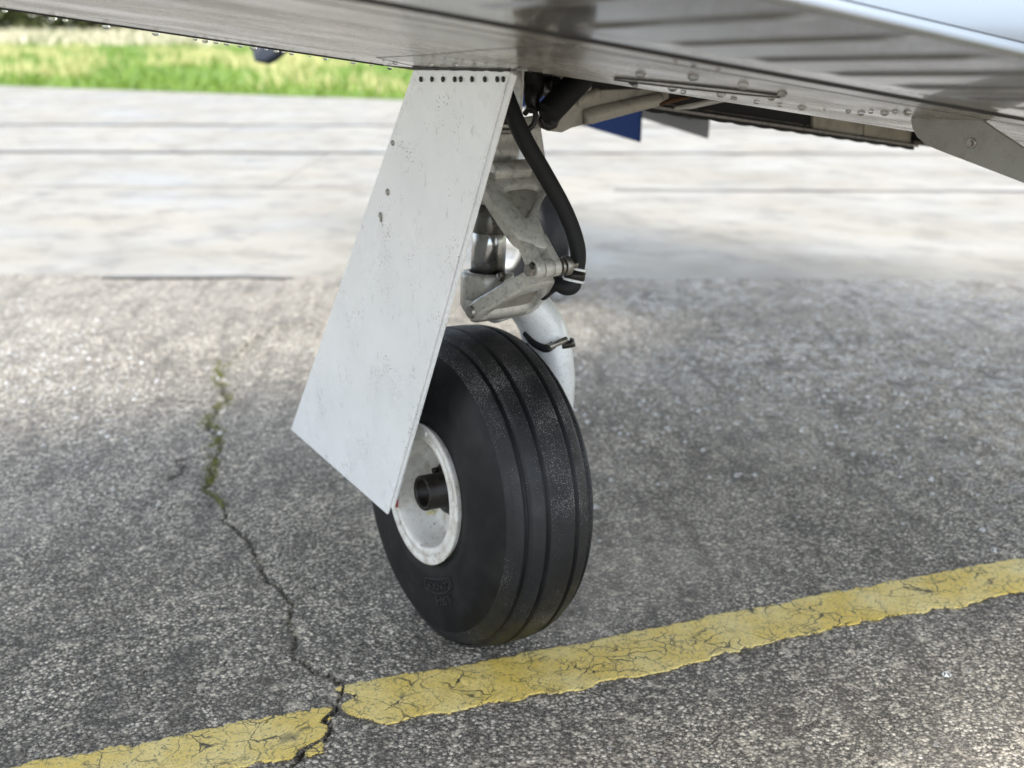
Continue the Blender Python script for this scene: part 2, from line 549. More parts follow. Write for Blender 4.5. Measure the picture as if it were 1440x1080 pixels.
m = Mat('field_grass_soil')
c = m.mix(m.ramp(m.noise(0.35, 5, 0.6), (0.35, 0.0), (0.65, 1.0)), (0.10, 0.19, 0.02), (0.16, 0.25, 0.035))
m.set(Base_Color=c, Roughness=0.9)
M['field'] = m.m
M['tar'] = simple('grey_tar_joint', (0.17, 0.16, 0.14), 0.8)
M['blade'] = simple('grass_blade', (0.17, 0.265, 0.03), 0.6)
M['dry'] = simple('dry_grass', (0.56, 0.52, 0.22), 0.7)
M['straw'] = simple('pale_straw', (0.56, 0.50, 0.34), 0.8)
M['leaf'] = simple('hedge_leaf', (0.10, 0.105, 0.035), 0.6, 0, 0, 0.6, (0.03, 0.035, 0.012), 1.2)
M['trunk'] = simple('hedge_trunk', (0.10, 0.08, 0.05), 0.85)
M['moss'] = simple('crack_moss', (0.20, 0.21, 0.05), 0.9, 0, 0, 0.5, (0.04, 0.055, 0.012), 90)
M['water'] = Mat('rain_water').set(Base_Color=(0.96, 0.98, 0.98), Roughness=0.0, Transmission_Weight=1.0, IOR=1.33).m
M['earth'] = simple('dark_earth', (0.05, 0.045, 0.035), 0.9)
M['dull_stone'] = simple('dull_loose_stone', (0.34, 0.325, 0.29), 0.75, 0, 0, 0.5, (0.12, 0.11, 0.1), 60)
M['stone'] = simple('glint_stone', (0.72, 0.71, 0.68), 0.2, 0, 0, 0.3, (0.12, 0.11, 0.1), 60)  # pale stone standing in for wet glints

# ------------------------------------------------------------------ setting: ground
E1, E2 = np.array([0.824, -0.567]), np.array([0.567, 0.824])      # along / across the asphalt-concrete boundary
O = np.array([-0.086, 2.994])
def pq(p, q): return O[0] + p * E1[0] + q * E2[0], O[1] + p * E1[1] + q * E2[1]

CRACK = [(0.19, 1.62), (0.13, 1.42), (0.083, 1.245), (-0.011, 1.12), (-0.03, 1.0), (-0.075, 0.89), (-0.12, 0.76), (-0.152, 0.712), (-0.165, 0.6), (-0.177, 0.496), (-0.182, 0.40), (-0.189, 0.307), (-0.207, 0.204), (-0.235, 0.12), (-0.247, 0.05), (-0.239, -0.042), (-0.250, -0.091), (-0.295, -0.13), (-0.325, -0.16), (-0.36, -0.19), (-0.45, -0.27), (-0.6, -0.5)]
SIDE = [(-0.075, 0.89), (-0.13, 0.90), (-0.165, 0.83), (-0.20, 0.79)]
SIDE2 = [(0.083, 1.245), (0.01, 1.26), (-0.03, 1.30), (-0.06, 1.33)]
SIDE3 = [(0.13, 1.42), (0.25, 1.62), (0.42, 1.83), (0.62, 1.80)]
EDGE = [(-2.5, 4.66), (3.5, 0.53)]

def ground_h(x, y, rough=1.0):
    """Height of the asphalt: broad waves, stone relief, crack groove."""
    z = 0.0035 * vnoise(x, y, 0.45, 1) + 0.0012 * vnoise(x, y, 0.12, 2)
    z = z * np.clip(np.hypot(x, y) / 0.3, 0.15, 1)
    n1 = vnoise(x, y, 0.011, 3); n2 = vnoise(x, y, 0.006, 4); n3 = vnoise(x, y, 0.0225, 5)
    z = z + rough * (0.0009 * n1 + 0.0009 * np.abs(n2) + 0.0006 * n3)
    z = z - rough * 0.0022 * np.clip(vnoise(x, y, 0.05, 6) * vnoise(x, y, 0.017, 8) * 2 - 0.3, 0, 1)
    return z

def crack_fields(x, y):
    jx = x + 0.012 * vnoise(x, y, 0.05, 11) + 0.005 * vnoise(x, y, 0.015, 12)
    jy = y + 0.012 * vnoise(x, y, 0.05, 13) + 0.005 * vnoise(x, y, 0.015, 14)
    d, t = poly_dist(jx, jy, CRACK)
    wv_ = np.interp(y, [-0.5, -0.2, -0.08, 0.1, 0.3, 0.5, 0.8, 1.1, 1.3, 1.6], [.0028, .0028, .0028, .0022, .003, .003, .004, .006, .005, .003])
    wv_ = wv_ * (1 + 0.5 * vnoise(x, y, 0.04, 15))
    g = np.clip(1.25 - d / wv_, 0, 1)
    for S, w_ in ((SIDE, .003), (SIDE2, .004), (SIDE3, .003)):
        d2, _ = poly_dist(jx, jy, S)
        g = np.maximum(g, np.clip(1.25 - d2 / w_, 0, 1))
    # hairline crazing around the junctions
    mo_w = np.interp(y, [-0.2, 0.05, 0.15, 0.3, 0.55, 0.72, 0.9, 1.1, 1.3, 1.45, 1.6], [.0, .0, .005, .004, .005, .008, .026, .024, .022, .018, .0])
    lump = 0.5 + 0.8 * vnoise(x, y, 0.035, 16) + 0.5 * vnoise(x, y, 0.012, 17)
    mo = np.clip((1.2 - d / np.maximum(mo_w, 1e-4)) * np.clip(lump, 0, 1.2), 0, 1) * np.clip(mo_w * 400, 0, 1)
    d3, _ = poly_dist(jx, jy, SIDE3)
    mo = np.maximum(mo, 0.7 * np.clip(1 - d3 / 0.03, 0, 1) * np.clip(lump, 0, 1))
    return g, mo

NU, NV = 600, 640
qs = np.linspace(0, 1, NV) ** 1.25 * 3.45 - 3.40
ps = np.linspace(-1, 1, NU)
Q, S = np.meshgrid(qs, ps)
half = 0.74 + (Q + 3.40) * 0.37
cen = 1.80
PP = cen + S * half
X, Y = pq(PP, Q)
X, Y = X.ravel(), Y.ravel()
Zg = ground_h(X, Y)
G, MO = crack_fields(X, Y)
Zg = Zg - 0.005 * G + 0.0025 * MO
bord = np.minimum((1 - np.abs(S)) / 0.01, (Q + 3.40) / 0.03).ravel()
Zg = Zg - 0.016 * np.clip(1 - bord, 0, 1)
me = grid_mesh('asphalt_apron', np.stack([X, Y, Zg], 1), NU, NV)
attr(me, 'crack', G)
attr(me, 'moss', MO)
wetp = np.clip((X - 0.75) / 0.8, 0, 1) * np.clip(vnoise(X, Y, 0.02, 21) * 1.2 + vnoise(X, Y, 0.3, 22) * .5 - 0.1, 0, 1)
wetp = np.maximum(wetp, 0.7 * np.clip((-0.05 - X) / 0.3, 0, 1) * np.clip((Y - 0.9) / .8, 0, 1) * np.clip(vnoise(X, Y, 0.02, 23) * 1.4 - 0.45, 0, 1))
attr(me, 'wet', wetp)
qq = Q.ravel()
dust = np.clip(1 + (qq + 0.10 * vnoise(X, Y, 0.3, 24)) / 0.95, 0, 1) ** 1.7 * (0.85 + 0.35 * vnoise(X, Y, 0.05, 25) + 0.3 * vnoise(X, Y, 0.015, 26))
attr(me, 'dust', np.clip(dust, 0, .97))
me.materials.append(M['asphalt'])
apron = tag(link('asphalt_apron', me), 'weathered grey asphalt under the aircraft with a mossy crack', kind='structure')

# coarse sheet carrying the same asphalt out past the frame, below the detailed patch
mb = MB()
cs = [pq(p, q) for p, q in ((-14, -16), (16, -16), (16, 0.02), (-14, 0.02))]
mb.add([(x, y, -0.020) for x, y in cs], [(0, 1, 2, 3)])
o = mb.build('asphalt_ground', M['asphalt'])
tag(o, 'grey asphalt ground spreading out of the frame', kind='structure')

# big ground sheet to the horizon
mb = MB()
mb.add([(-900, -900, -0.12), (900, -900, -0.12), (900, 900, -0.12), (-900, 900, -0.12)], [(0, 1, 2, 3)])
tag(mb.build('ground', M['earth']), 'bare earth ground below the paving', kind='structure')

# concrete apron of poured slabs
base = MB()
cs = [pq(p, q) for p, q in ((-30, 0.03), (45, 0.03), (45, 16), (-30, 16))]
base.add([(x, y, -0.03) for x, y in cs], [(0, 1, 2, 3)])
capron = tag(base.build('concrete_apron', M['earth']), 'pale concrete apron of poured slabs beyond the asphalt', kind='structure')
rows = [0.03, 2.35, 4.10, 6.3, 8.6, 11.0, 13.4, 15.8]
cols = np.arange(-18.1, 30, 8.7)
E1v, E2v = Vector((*E1, 0)), Vector((*E2, 0))
for i in range(len(rows) - 1):
    for j in range(len(cols) - 1):
        gq, gp = 0.012, 0.003
        p0, p1 = cols[j] + gp + (i % 2) * 1.1, cols[j + 1] - gp + (i % 2) * 1.1
        q0, q1 = rows[i] + gq, rows[i + 1] - gq
        dz = random.uniform(-0.002, 0.002)
        P = [pq(p, q) for p, q in ((p0, q0), (p1, q0), (p1, q1), (p0, q1))]
        mb = MB()
        b_ = 0.012
        Pi = [pq(p, q) for p, q in ((p0 + .004, q0 + b_), (p1 - .004, q0 + b_), (p1 - .004, q1 - b_), (p0 + .004, q1 - b_))]
        V = [(x, y, -0.04) for x, y in P] + [(x, y, -0.010 + dz) for x, y in P] + [(x, y, -0.002 + dz) for x, y in Pi]
        fs = [(k, (k + 1) % 4, 4 + (k + 1) % 4, 4 + k) for k in range(4)] + [(4 + k, 4 + (k + 1) % 4, 8 + (k + 1) % 4, 8 + k) for k in range(4)] + [(8, 9, 10, 11)]
        mb.add(V, fs)
        mb.build('concrete_slab', M['concrete'], capron)

def tar_joint(q, p0, p1, w):
    n_ = max(4, int((p1 - p0) / 0.25))
    mb = MB()
    V = []
    for k in range(n_ + 1):
        p_ = p0 + (p1 - p0) * k / n_
        ww = w * (0.6 + 0.5 * random.random()); off = random.uniform(-.015, .015)
        for sg in (-1, 1):
            V.append((*pq(p_, q + off + sg * ww / 2), 0.004))
    mb.add(V, [(2 * k, 2 * k + 2, 2 * k + 3, 2 * k + 1) for k in range(n_)])
    mb.build('tar_joint', M['tar'], capron)
for q_, p0_, p1_, w_ in ((4.1, -4.2, 1.4, .10), (4.15, 1.5, 7.2, .06), (2.3, 2.2, 8.2, .05), (2.34, -3.2, 1.8, .03), (6.3, -5, 9, .08), (0.02, 0.35, 1.0, .05)):
    tar_joint(q_, p0_, p1_, w_)

# grass field beyond the apron (slightly proud kerb of turf)
g0, g1 = np.array([2.482, 16.687]), np.array([5.598, 10.967])
gd = (g1 - g0) / np.linalg.norm(g1 - g0)
gn = np.array([-gd[1], gd[0]])
if gn @ E2 < 0: gn = -gn
def gp_(s, t): return g0 + gd * s + gn * t
mb = MB()
P = [gp_(s, t) for s, t in ((-160, 0), (160, 0), (160, 75), (-160, 75))]
mb.add([(p[0], p[1], 0.02) for p in P] + [(p[0], p[1], -0.11) for p in P], [(0, 1, 2, 3)] + [(k, (k + 1) % 4, 4 + (k + 1) % 4, 4 + k) for k in range(4)])
tag(mb.build('grass_field', M['field']), 'green grass field beyond the concrete apron', kind='structure')

def blades(name, pts, h, w, mat, label, cat, lean=0.5):
    n = len(pts)
    a = rng.uniform(0, 2 * np.pi, n)
    hh = h * rng.uniform(0.5, 1.3, n) if np.isscalar(h) else h
    dx, dy = np.cos(a) * w, np.sin(a) * w
    lx, ly = rng.normal(0, lean, n) * hh, rng.normal(0, lean, n) * hh
    b0 = np.stack([pts[:, 0] - dx, pts[:, 1] - dy, pts[:, 2]], 1)
    b1 = np.stack([pts[:, 0] + dx, pts[:, 1] + dy, pts[:, 2]], 1)
    tp = np.stack([pts[:, 0] + lx, pts[:, 1] + ly, pts[:, 2] + hh], 1)
    V = np.stack([b0, b1, tp], 1).reshape(-1, 3)
    me = raw_mesh(bpy.data.meshes.new(name), V, np.arange(3 * n).reshape(-1, 3), False)
    me.materials.append(mat)
    return tag(link(name, me), label, cat, kind='stuff')

n = 42000
s = rng.uniform(-42, 12, n); t = 30 * rng.uniform(0, 1, n) ** 1.7
p = g0 + s[:, None] * gd + t[:, None] * gn
blades('grass', np.column_stack([p, np.full(n, 0.02)]), 0.13, 0.02, M['blade'], 'fresh green grass of the field beyond the apron', 'grass')
cl = rng.uniform(0, 1, (120, 2)) * (30, 14) + (-22, 0.6)
k = rng.integers(0, 120, 9000)
st = cl[k] + rng.normal(0, 0.28, (9000, 2))
st[:, 1] = np.abs(st[:, 1]) + 0.2
p = g0 + st[:, :1] * gd + st[:, 1:] * gn
blades('dry_grass', np.column_stack([p, np.full(9000, 0.02)]), 0.24, 0.02, M['dry'], 'pale dry grass tufts scattered in the green field', 'grass', 0.35)
CAM2 = np.array([EYE.x, EYE.y])
n = 16000
p = CAM2 + rng.uniform(-45, 45, n)[:, None] * E1 + rng.uniform(42, 72, n)[:, None] * E2
blades('straw_grass', np.column_stack([p, np.full(n, 0.02)]), 0.45, 0.10, M['straw'], 'strip of pale straw grass below the far hedge', 'grass')

# far hedge and wood at the field's edge: trunks plus leaf clumps, one mass
n = 70000
cx = rng.uniform(-55, 55, 150)
ch = rng.uniform(5.0, 9.5, 150)
k = rng.integers(0, 150, n)
ss = cx[k] + rng.normal(0, 1.1, n)
hz = ch[k] * rng.uniform(0.02, 1.0, n) ** 0.8
tt = 75 + rng.normal(0, 0.9, n)
p = CAM2 + ss[:, None] * E1 + tt[:, None] * E2
c0 = np.column_stack([p, hz])
u = rng.normal(0, 1, (n, 3)); u /= np.linalg.norm(u, axis=1)[:, None]
v = np.cross(u, rng.normal(0, 1, (n, 3))); v /= np.linalg.norm(v, axis=1)[:, None]
sz = rng.uniform(0.2, 0.5, n)[:, None]
V = np.stack([c0 - u * sz, c0 + v * sz * 0.6, c0 + u * sz, c0 - v * sz * 0.6], 1).reshape(-1, 3)
me = raw_mesh(bpy.data.meshes.new('hedge'), V, np.arange(4 * n).reshape(-1, 4), False)
me.materials.append(M['leaf'])
hedge = tag(link('hedge', me), 'far olive green hedge of trees along the field edge', 'hedge', kind='stuff')
mb = MB()
for i in range(150):
    q = CAM2 + cx[i] * E1 + (75 + random.uniform(-.6, .6)) * E2
    mb.cyl((q[0], q[1], -0.1), (q[0] + random.uniform(-.3, .3), q[1], ch[i] * 0.8), 0.14, 6, 0.04)
tk = mb.build('trunk', M['trunk'], hedge)
tk['kind'] = 'stuff'

# ------------------------------------------------------------------ painted line
def paint_piece(name, label, s0, s1, off, left_cut, right_cut):
    d = np.array([0.9785, -0.2065]); nn = np.array([-d[1], d[0]])
    org = np.array([-0.227, -0.060])
    nu, nv = int((s1 - s0) / 0.0022), 60
    Sg, Tg = np.meshgrid(np.linspace(s0, s1, nu), np.linspace(-0.128, 0.012, nv), indexing='ij')
    x = org[0] + d[0] * Sg + nn[0] * (Tg + off); y = org[1] + d[1] * Sg + nn[1] * (Tg + off)
    j = 0.006 * vnoise(x, y, 0.09, 31) + 0.004 * vnoise(x, y, 0.025, 32) + 0.0025 * vnoise(x, y, 0.008, 33)
    top = -0.002 + j
    bot = -0.106 + 0.010 * vnoise(x, y, 0.14, 34) + 0.006 * vnoise(x, y, 0.03, 35) + 0.003 * vnoise(x, y, 0.008, 36)
    k_ = (Tg < top) & (Tg > bot)
    if left_cut is not None:
        k_ &= Sg > left_cut(Tg) + 0.009 * vnoise(x, y, 0.03, 37) + 0.004 * vnoise(x, y, 0.009, 38)
    if right_cut is not None:
        k_ &= Sg < right_cut(Tg) + 0.009 * vnoise(x, y, 0.03, 39) + 0.004 * vnoise(x, y, 0.009, 40)
    edge_d = np.minimum(top - Tg, Tg - bot)
    chip = vnoise(x, y, 0.03, 41) * 0.6 + vnoise(x, y, 0.011, 42) * 0.5 + vnoise(x, y, 0.005, 43) * 0.35
    k_ &= chip < 0.70 + np.clip(edge_d / 0.02, 0, 1) * 0.30
    g, _ = crack_fields(x, y)
    k_ &= g < 0.25
    z = ground_h(x, y, 0.55) + 0.0024
    V = np.stack([x.ravel(), y.ravel(), z.ravel()], 1)
    keep = k_[:-1, :-1] & k_[1:, 1:]
    me = grid_mesh(name, V, nu, nv, keep)
    me.materials.append(M['yellow'])
    o_ = link(name, me)
    sd = o_.modifiers.new('thickness', 'SOLIDIFY'); sd.thickness = 0.0022; sd.offset = -1
    return tag(o_, label, kind='structure')

paint_piece('yellow_line', 'long worn yellow painted line passing in front of the wheel', -0.06, 2.7, 0.0, lambda t: -0.012 - 0.33 * (t + 0.05) - 0.012 * np.cos((t + .05) * 55) + 0.03 * np.exp(-((t + .028) / .012) ** 2), None)
paint_piece('yellow_line', 'short worn yellow line left of the crack', -1.3, 0.05, -0.038, None, lambda t: -0.035 + 0.45 * (t + 0.03))

# loose stones and moss along the crack
mb_pts = []
n = 2600
tq = rng.uniform(0, 1, n)
seg = np.array(CRACK)
idx = np.minimum((tq * 9).astype(int), 8)
fr = tq * 9 - idx
base_p = seg[idx] * (1 - fr)[:, None] + seg[idx + 1] * fr[:, None]
base_p += rng.normal(0, 0.016, (n, 2))
g, mo = crack_fields(base_p[:, 0], base_p[:, 1])
base_p = base_p[(mo > 0.35)]
zz = ground_h(base_p[:, 0], base_p[:, 1]) + 0.001
blades('moss', np.column_stack([base_p, zz]), 0.006, 0.0016, M['moss'], 'yellow green moss growing in the asphalt crack', 'moss', 0.7)

V, F = [], []
for i in range(1700):
    q_ = -2.9 + 2.85 * random.random() ** 1.2
    p_ = 1.80 + random.uniform(-1, 1) * (0.7 + (q_ + 3.4) * 0.36)
    x, y = pq(p_, q_)
    if i >= 520:  # pale clusters added as the glints of wet asphalt
        if i < 1350: x, y = 1.15 + random.gauss(0, .33), 0.62 + random.gauss(0, .36)
        else: x, y = -0.22 + random.gauss(0, .14), 1.75 + random.gauss(0, .4)
    r = random.choice((0.0016, 0.002, 0.0025, 0.0035)) * random.uniform(0.7, 1.3)
    if i >= 520: r *= 1.5
    zc = float(ground_h(np.array([x]), np.array([y]))[0]) + r * 0.35
    o_ = len(V)
    a0 = random.uniform(0, 6)
    for k in range(5):
        a = a0 + k * 1.2566
        rr = r * random.uniform(0.75, 1.25)
        V.append((x + rr * math.cos(a), y + rr * math.sin(a), zc - r * 0.3))
    for k in range(4):
        a = a0 + .5 + k * 1.5708
        V.append((x + r * .6 * math.cos(a), y + r * .6 * math.sin(a), zc + r * random.uniform(.3, .6)))
    for k in range(5):
        F.append((o_ + k, o_ + (k + 1) % 5, o_ + 5 + (k * 4 // 5)))
    F += [(o_ + 5, o_ + 6, o_ + 7), (o_ + 5, o_ + 7, o_ + 8)]
me = bpy.data.meshes.new('gravel')
me.from_pydata(V, [], F); me.materials.append(M['stone']); me.materials.append(M['dull_stone'])
for k_, p_ in enumerate(me.polygons): p_.material_index = 1 if k_ < 520 * 7 else 0
tag(link('gravel', me), 'loose grit over the asphalt with pale clusters standing in for wet glints', 'gravel', kind='stuff')

# ------------------------------------------------------------------ aircraft
AC = empty('light_aircraft')
tag(AC, 'white low wing light aircraft seen from behind its left main wheel and wing', 'aircraft')
DI = 0.148                                                   # dihedral: skin rises outboard
LY = [-0.602, -0.45, -0.30, -0.1, 0.0, 0.1, 0.22, 0.4, 0.6, 0.75, 0.84, 0.87]
LZ = [0.7831, 0.7775, 0.7725, 0.7690, 0.7688, 0.7706, 0.777, 0.792, 0.815, 0.842, 0.880, 0.912]
def z_low(y): return float(np.interp(y, LY, LZ))
def sk(x, y, dz=0.0): return (x, y, z_low(y) - DI * x + dz)
UY = [-0.648, -0.4, -0.1, 0.25, 0.55, 0.75, 0.84, 0.87]
UZ = [0.8475, 0.893, 0.935, 0.962, 0.965, 0.948, 0.925, 0.912]
X0, X1 = -3.4, 1.05
WX0, WX1, WY0, WY1 = -0.098, 0.98, -0.292, 0.1              # wheel well opening

# main wing panel: lower skin around the well opening, upper skin, tip and root closed
mb = MB()
ys = sorted(set(LY + [WY0, WY1, -0.2, -0.38, -0.52]))
xs = [X0, -1.6, -0.8, -0.3, WX0, 0.2, 0.5, WX1, X1]
for i in range(len(xs) - 1):
    for j in range(len(ys) - 1):
        if WX0 <= xs[i] < WX1 - 1e-6 and WY0 <= ys[j] < WY1 - 1e-6:
            continue
        mb.add([sk(xs[i], ys[j]), sk(xs[i + 1], ys[j]), sk(xs[i + 1], ys[j + 1]), sk(xs[i], ys[j + 1])], [(0, 1, 2, 3)], True)
lip = 0.006
for (xa, ya), (xb, yb) in (((WX0, WY0), (WX1, WY0)), ((WX1, WY0), (WX1, WY1)), ((WX1, WY1), (WX0, WY1)), ((WX0, WY1), (WX0, WY0))):
    for k in range(4):
        a = (xa + (xb - xa) * k / 4, ya + (yb - ya) * k / 4); b = (xa + (xb - xa) * (k + 1) / 4, ya + (yb - ya) * (k + 1) / 4)
        mb.add([sk(*a), sk(*b), sk(*b, lip), sk(*a, lip)], [(0, 1, 2, 3)])
for j in range(len(UY) - 1):
    mb.add([(x, y, z - DI * x) for x in (X0, X1) for y, z in ((UY[j], UZ[j]), (UY[j + 1], UZ[j + 1]))], [(0, 2, 3, 1)], True)
for x in (X0, X1):
    P = [sk(x, y) for y in LY] + [(x, y, z - DI * x) for y, z in reversed(list(zip(UY, UZ))[:-1])]
    mb.add(P, [tuple(range(len(P)))])
mb.add([sk(X0, -0.602), sk(X1, -0.602), (X1, -0.648, 0.8475 - DI * X1), (X0, -0.648, 0.8475 - DI * X0)], [(0, 1, 2, 3)])
me = mb.mesh('wing')
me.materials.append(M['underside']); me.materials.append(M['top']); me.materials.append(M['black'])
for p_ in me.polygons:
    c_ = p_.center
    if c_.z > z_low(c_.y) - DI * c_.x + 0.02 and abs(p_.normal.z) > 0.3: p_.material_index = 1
    if c_.y < -.605: p_.material_index = 2  # rear web coloured black for the shade inside the flap gap
wing = link('wing', me, AC)

# trailing edge flap, its lower skin pressed with chordwise beads
nx, ny = 760, 40
fx = np.linspace(-1.5, 0.95, nx); fy = np.linspace(-0.608, -0.90, ny)
FX, FY = np.meshgrid(fx, fy, indexing='ij')
zb = np.interp(-FY, [0.6, 0.9], [0.7834, 0.7942]) - DI * FX
u = np.mod(FX + 0.034 + 0.10 * 0, 0.0795) - 0.03975
env = np.clip((-FY - 0.672) / 0.02, 0, 1) * np.clip((0.886 + FY) / 0.03, 0, 1)
bead = np.clip(1 - np.abs(u) / 0.011, 0, 1)
bead = bead * bead * (3 - 2 * bead)
zb = zb - 0.0024 * bead * env
zb = zb + 0.0016 * (FY > -0.646)                           # leading strip of the flap sits one skin higher
low = np.stack([FX, FY, zb], 2).reshape(-1, 3)
me = grid_mesh('flap', low, nx, ny)
bm = bmesh.new(); bm.from_mesh(me)
up = [(-0.90, 0.7962), (-0.80, 0.8168), (-0.70, 0.8372), (-0.652, 0.8468), (-0.612, 0.846), (-0.608, 0.785)]
cols_ = []
for x in (-1.5, 0.95):
    cols_.append([bm.verts.new((x, y, z - DI * x)) for y, z in up])
for k in range(len(up) - 1):
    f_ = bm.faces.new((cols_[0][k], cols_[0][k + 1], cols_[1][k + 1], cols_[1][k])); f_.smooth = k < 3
    f_.material_index = 1 if k < 4 else 2  # front face coloured black for the shade inside the gap
bm.verts.ensure_lookup_table()
te = [bm.verts[i * ny + ny - 1] for i in range(nx)]
f_ = bm.faces.new(te + [cols_[1][0], cols_[0][0]])
for c_, i in ((cols_[0], 0), (cols_[1], nx - 1)):
    side = [bm.verts[i * ny + k] for k in range(ny)]
    bm.faces.new(side + c_)
bm.to_mesh(me); bm.free()
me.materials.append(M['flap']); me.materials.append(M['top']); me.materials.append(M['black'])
flap = link('flap', me, AC)
if me.polygons[0].normal.z > 0: me.flip_normals()
# aileron closing the trailing edge outboard of the flap
mb = MB()
prof = [(-0.608, 0.7836), (-0.90, 0.794), (-0.90, 0.7962), (-0.652, 0.8468), (-0.612, 0.846)]
V = [(x, y, z - DI * x) for x in (X0, -1.51) for y, z in prof]
mb.add(V, [tuple(range(5)), tuple(range(5, 10))] + [(k, (k + 1) % 5, 5 + (k + 1) % 5, 5 + k) for k in range(5)])
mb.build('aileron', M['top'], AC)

def strip(name, pts, w, mat, parent, lift=0.0012):
    """Thin raised sealant or seam strip following the lower skin through (x, y) points."""
    mb = MB()
    for (xa, ya), (xb, yb) in zip(pts[:-1], pts[1:]):
        d = Vector((xb - xa, yb - ya, 0)); L = d.length
        if L < 1e-6: continue
        d /= L; nn = Vector((-d.y, d.x, 0)) * w / 2
        n_ = max(1, int(L / 0.05))
        for k in range(n_):
            q0 = Vector((xa, ya, 0)) + d * L * k / n_; q1 = Vector((xa, ya, 0)) + d * L * (k + 1) / n_
            A = [sk(q0.x - nn.x, q0.y - nn.y), sk(q0.x + nn.x, q0.y + nn.y), sk(q1.x + nn.x, q1.y + nn.y), sk(q1.x - nn.x, q1.y - nn.y)]
            B = [(p[0], p[1], p[2] - lift) for p in A]
            mb.add(A + B, [(4, 5, 6, 7), (0, 1, 5, 4), (1, 2, 6, 5), (2, 3, 7, 6), (3, 0, 4, 7)])
    return mb.build(name, mat, parent)

# thin black strip along the lowest line of the skin, chordwise skin seam
strip('dark_edge_strip', [(-2.2, 0.04), (WX0 - 0.002, 0.04)], 0.006, M['black'], AC, 0.0016)
strip('skin_seam', [(-0.10, -0.06), (-0.194, -0.133), (-0.236, -0.40), (-0.252, -0.59)], 0.0012, M['black'], wing, 0.0003)
strip('skin_seam', [(-2.6, -0.565), (1.0, -0.565)], 0.0008, M['black'], wing, 0.0003)
mb = MB()
for ya, yb_2, za in ((-0.6545, -0.6525, .0006), (-0.6495, -0.6445, .0008)):
    f_ = lambda y: 0.8475 + (y + 0.648) * 0.2
    V = [(x, y, f_(y) - DI * x + dz2) for dz2 in (0, za) for x, y in ((X0, ya), (X1, ya), (X1, yb_2), (X0, yb_2))]
    mb.add(V, [(4, 5, 6, 7), (0, 1, 5, 4), (2, 3, 7, 6)])
mb.build('gap_shade_strip', M['black'], AC)  # black strips over the open flap gap, standing for its darkness
# scalloped black rubber seal along the far lip of the wheel well
mb = MB()
nl = 220
for k in range(nl):
    xa, xb = -0.01 + (WX1 + .01) * k / nl, -0.01 + (WX1 + .01) * (k + 1) / nl
    da, db = (0.0085 + 0.0018 * abs(math.sin(xx * 70)) for xx in (xa, xb))
    A = [sk(xa, WY1 - 0.006, -da), sk(xb, WY1 - 0.006, -db), sk(xb, WY1 + 0.006, -db * .8), sk(xa, WY1 + 0.006, -da * .8), sk(xa, WY1 - 0.006, .004), sk(xb, WY1 - 0.006, .004)]
    mb.add(A, [(4, 5, 1, 0), (0, 1, 2, 3)], True)
mb.build('rubber_seal', M['black'], AC)
strip('seal_edge', [(WX0 + .3, WY1 - 0.012), (WX1, WY1 - 0.012)], 0.006, M['steel'], AC, 0.004)

# oval sealed access cover on the lower skin
oc = []
ax, ay = at(884, 112, 'y', -0.355), at(1107, 131, 'y', -0.47)
pA, pB = Vector((-0.045, -0.372, 0)), Vector((0.083, -0.462, 0))
dirv = (pB - pA).normalized(); perp = Vector((-dirv.y, dirv.x, 0))
for k in range(49):
    a = 2 * math.pi * k / 48
    oc.append(((pA + pB) / 2 + dirv * ((pB - pA).length / 2 + 0.004) * max(-1, min(1, 1.15 * math.cos(a))) + perp * 0.026 * math.sin(a)))
cover = MB()
cv = [sk(p.x, p.y, -0.0008) for p in oc[:-1]]
cover.add(cv + [(p[0], p[1], p[2] + .002) for p in cv], [tuple(range(48))] + [(k, (k + 1) % 48, 48 + (k + 1) % 48, 48 + k) for k in range(48)])
cov = cover.build('access_cover', M['underside'], AC)
strip('sealant_bead', [(p.x, p.y) for p in oc], 0.0026, M['black'], cov, 0.0018)

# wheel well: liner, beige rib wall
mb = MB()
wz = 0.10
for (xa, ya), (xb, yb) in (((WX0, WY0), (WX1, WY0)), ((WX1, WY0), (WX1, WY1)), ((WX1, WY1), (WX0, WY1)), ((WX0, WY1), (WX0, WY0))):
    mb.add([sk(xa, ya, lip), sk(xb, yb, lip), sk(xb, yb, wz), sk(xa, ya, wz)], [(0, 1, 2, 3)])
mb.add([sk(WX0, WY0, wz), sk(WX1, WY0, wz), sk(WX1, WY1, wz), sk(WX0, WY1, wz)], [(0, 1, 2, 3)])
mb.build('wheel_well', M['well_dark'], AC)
for xa, xb in ((0.72, 0.84), (0.844, 0.965)):
    mb = MB()
    mb.add([sk(xa, WY1 - 0.008, 0.002), sk(xb, WY1 - 0.008, 0.002), sk(xb, WY1 - 0.008, .06), sk(xa, WY1 - 0.008, .06),
            sk(xa, WY1 - 0.002, 0.002), sk(xb, WY1 - 0.002, 0.002), sk(xb, WY1 - 0.002, .06), sk(xa, WY1 - 0.002, .06)],
           [(0, 1, 2, 3), (4, 5, 6, 7), (0, 1, 5, 4), (2, 3, 7, 6), (0, 3, 7, 4), (1, 2, 6, 5)])
    mb.build('well_liner_panel', M['well_beige'], AC)
mb = MB()
p0, p1 = at(960, 152, 'y', -0.02), at(1010, 141, 'y', -0.10)
mb.box((p0 + p1) / 2, ((p1 - p0).length, 0.03, 0.004), (p1 - p0).to_track_quat('X', 'Z').to_matrix())
mb.build('well_rib', M['brace'], AC, 0.001)
mb = MB()
p0 = at(945, 142, 'y', -0.10)
mb.tube([p0 + Vector((-.02, 0, -.004)), p0 + Vector((0, 0, .001)), p0 + Vector((.03, 0.0, .004))], [.002, .004, .002], 8)
mb.build('uplock_hook', M['rust'], AC)

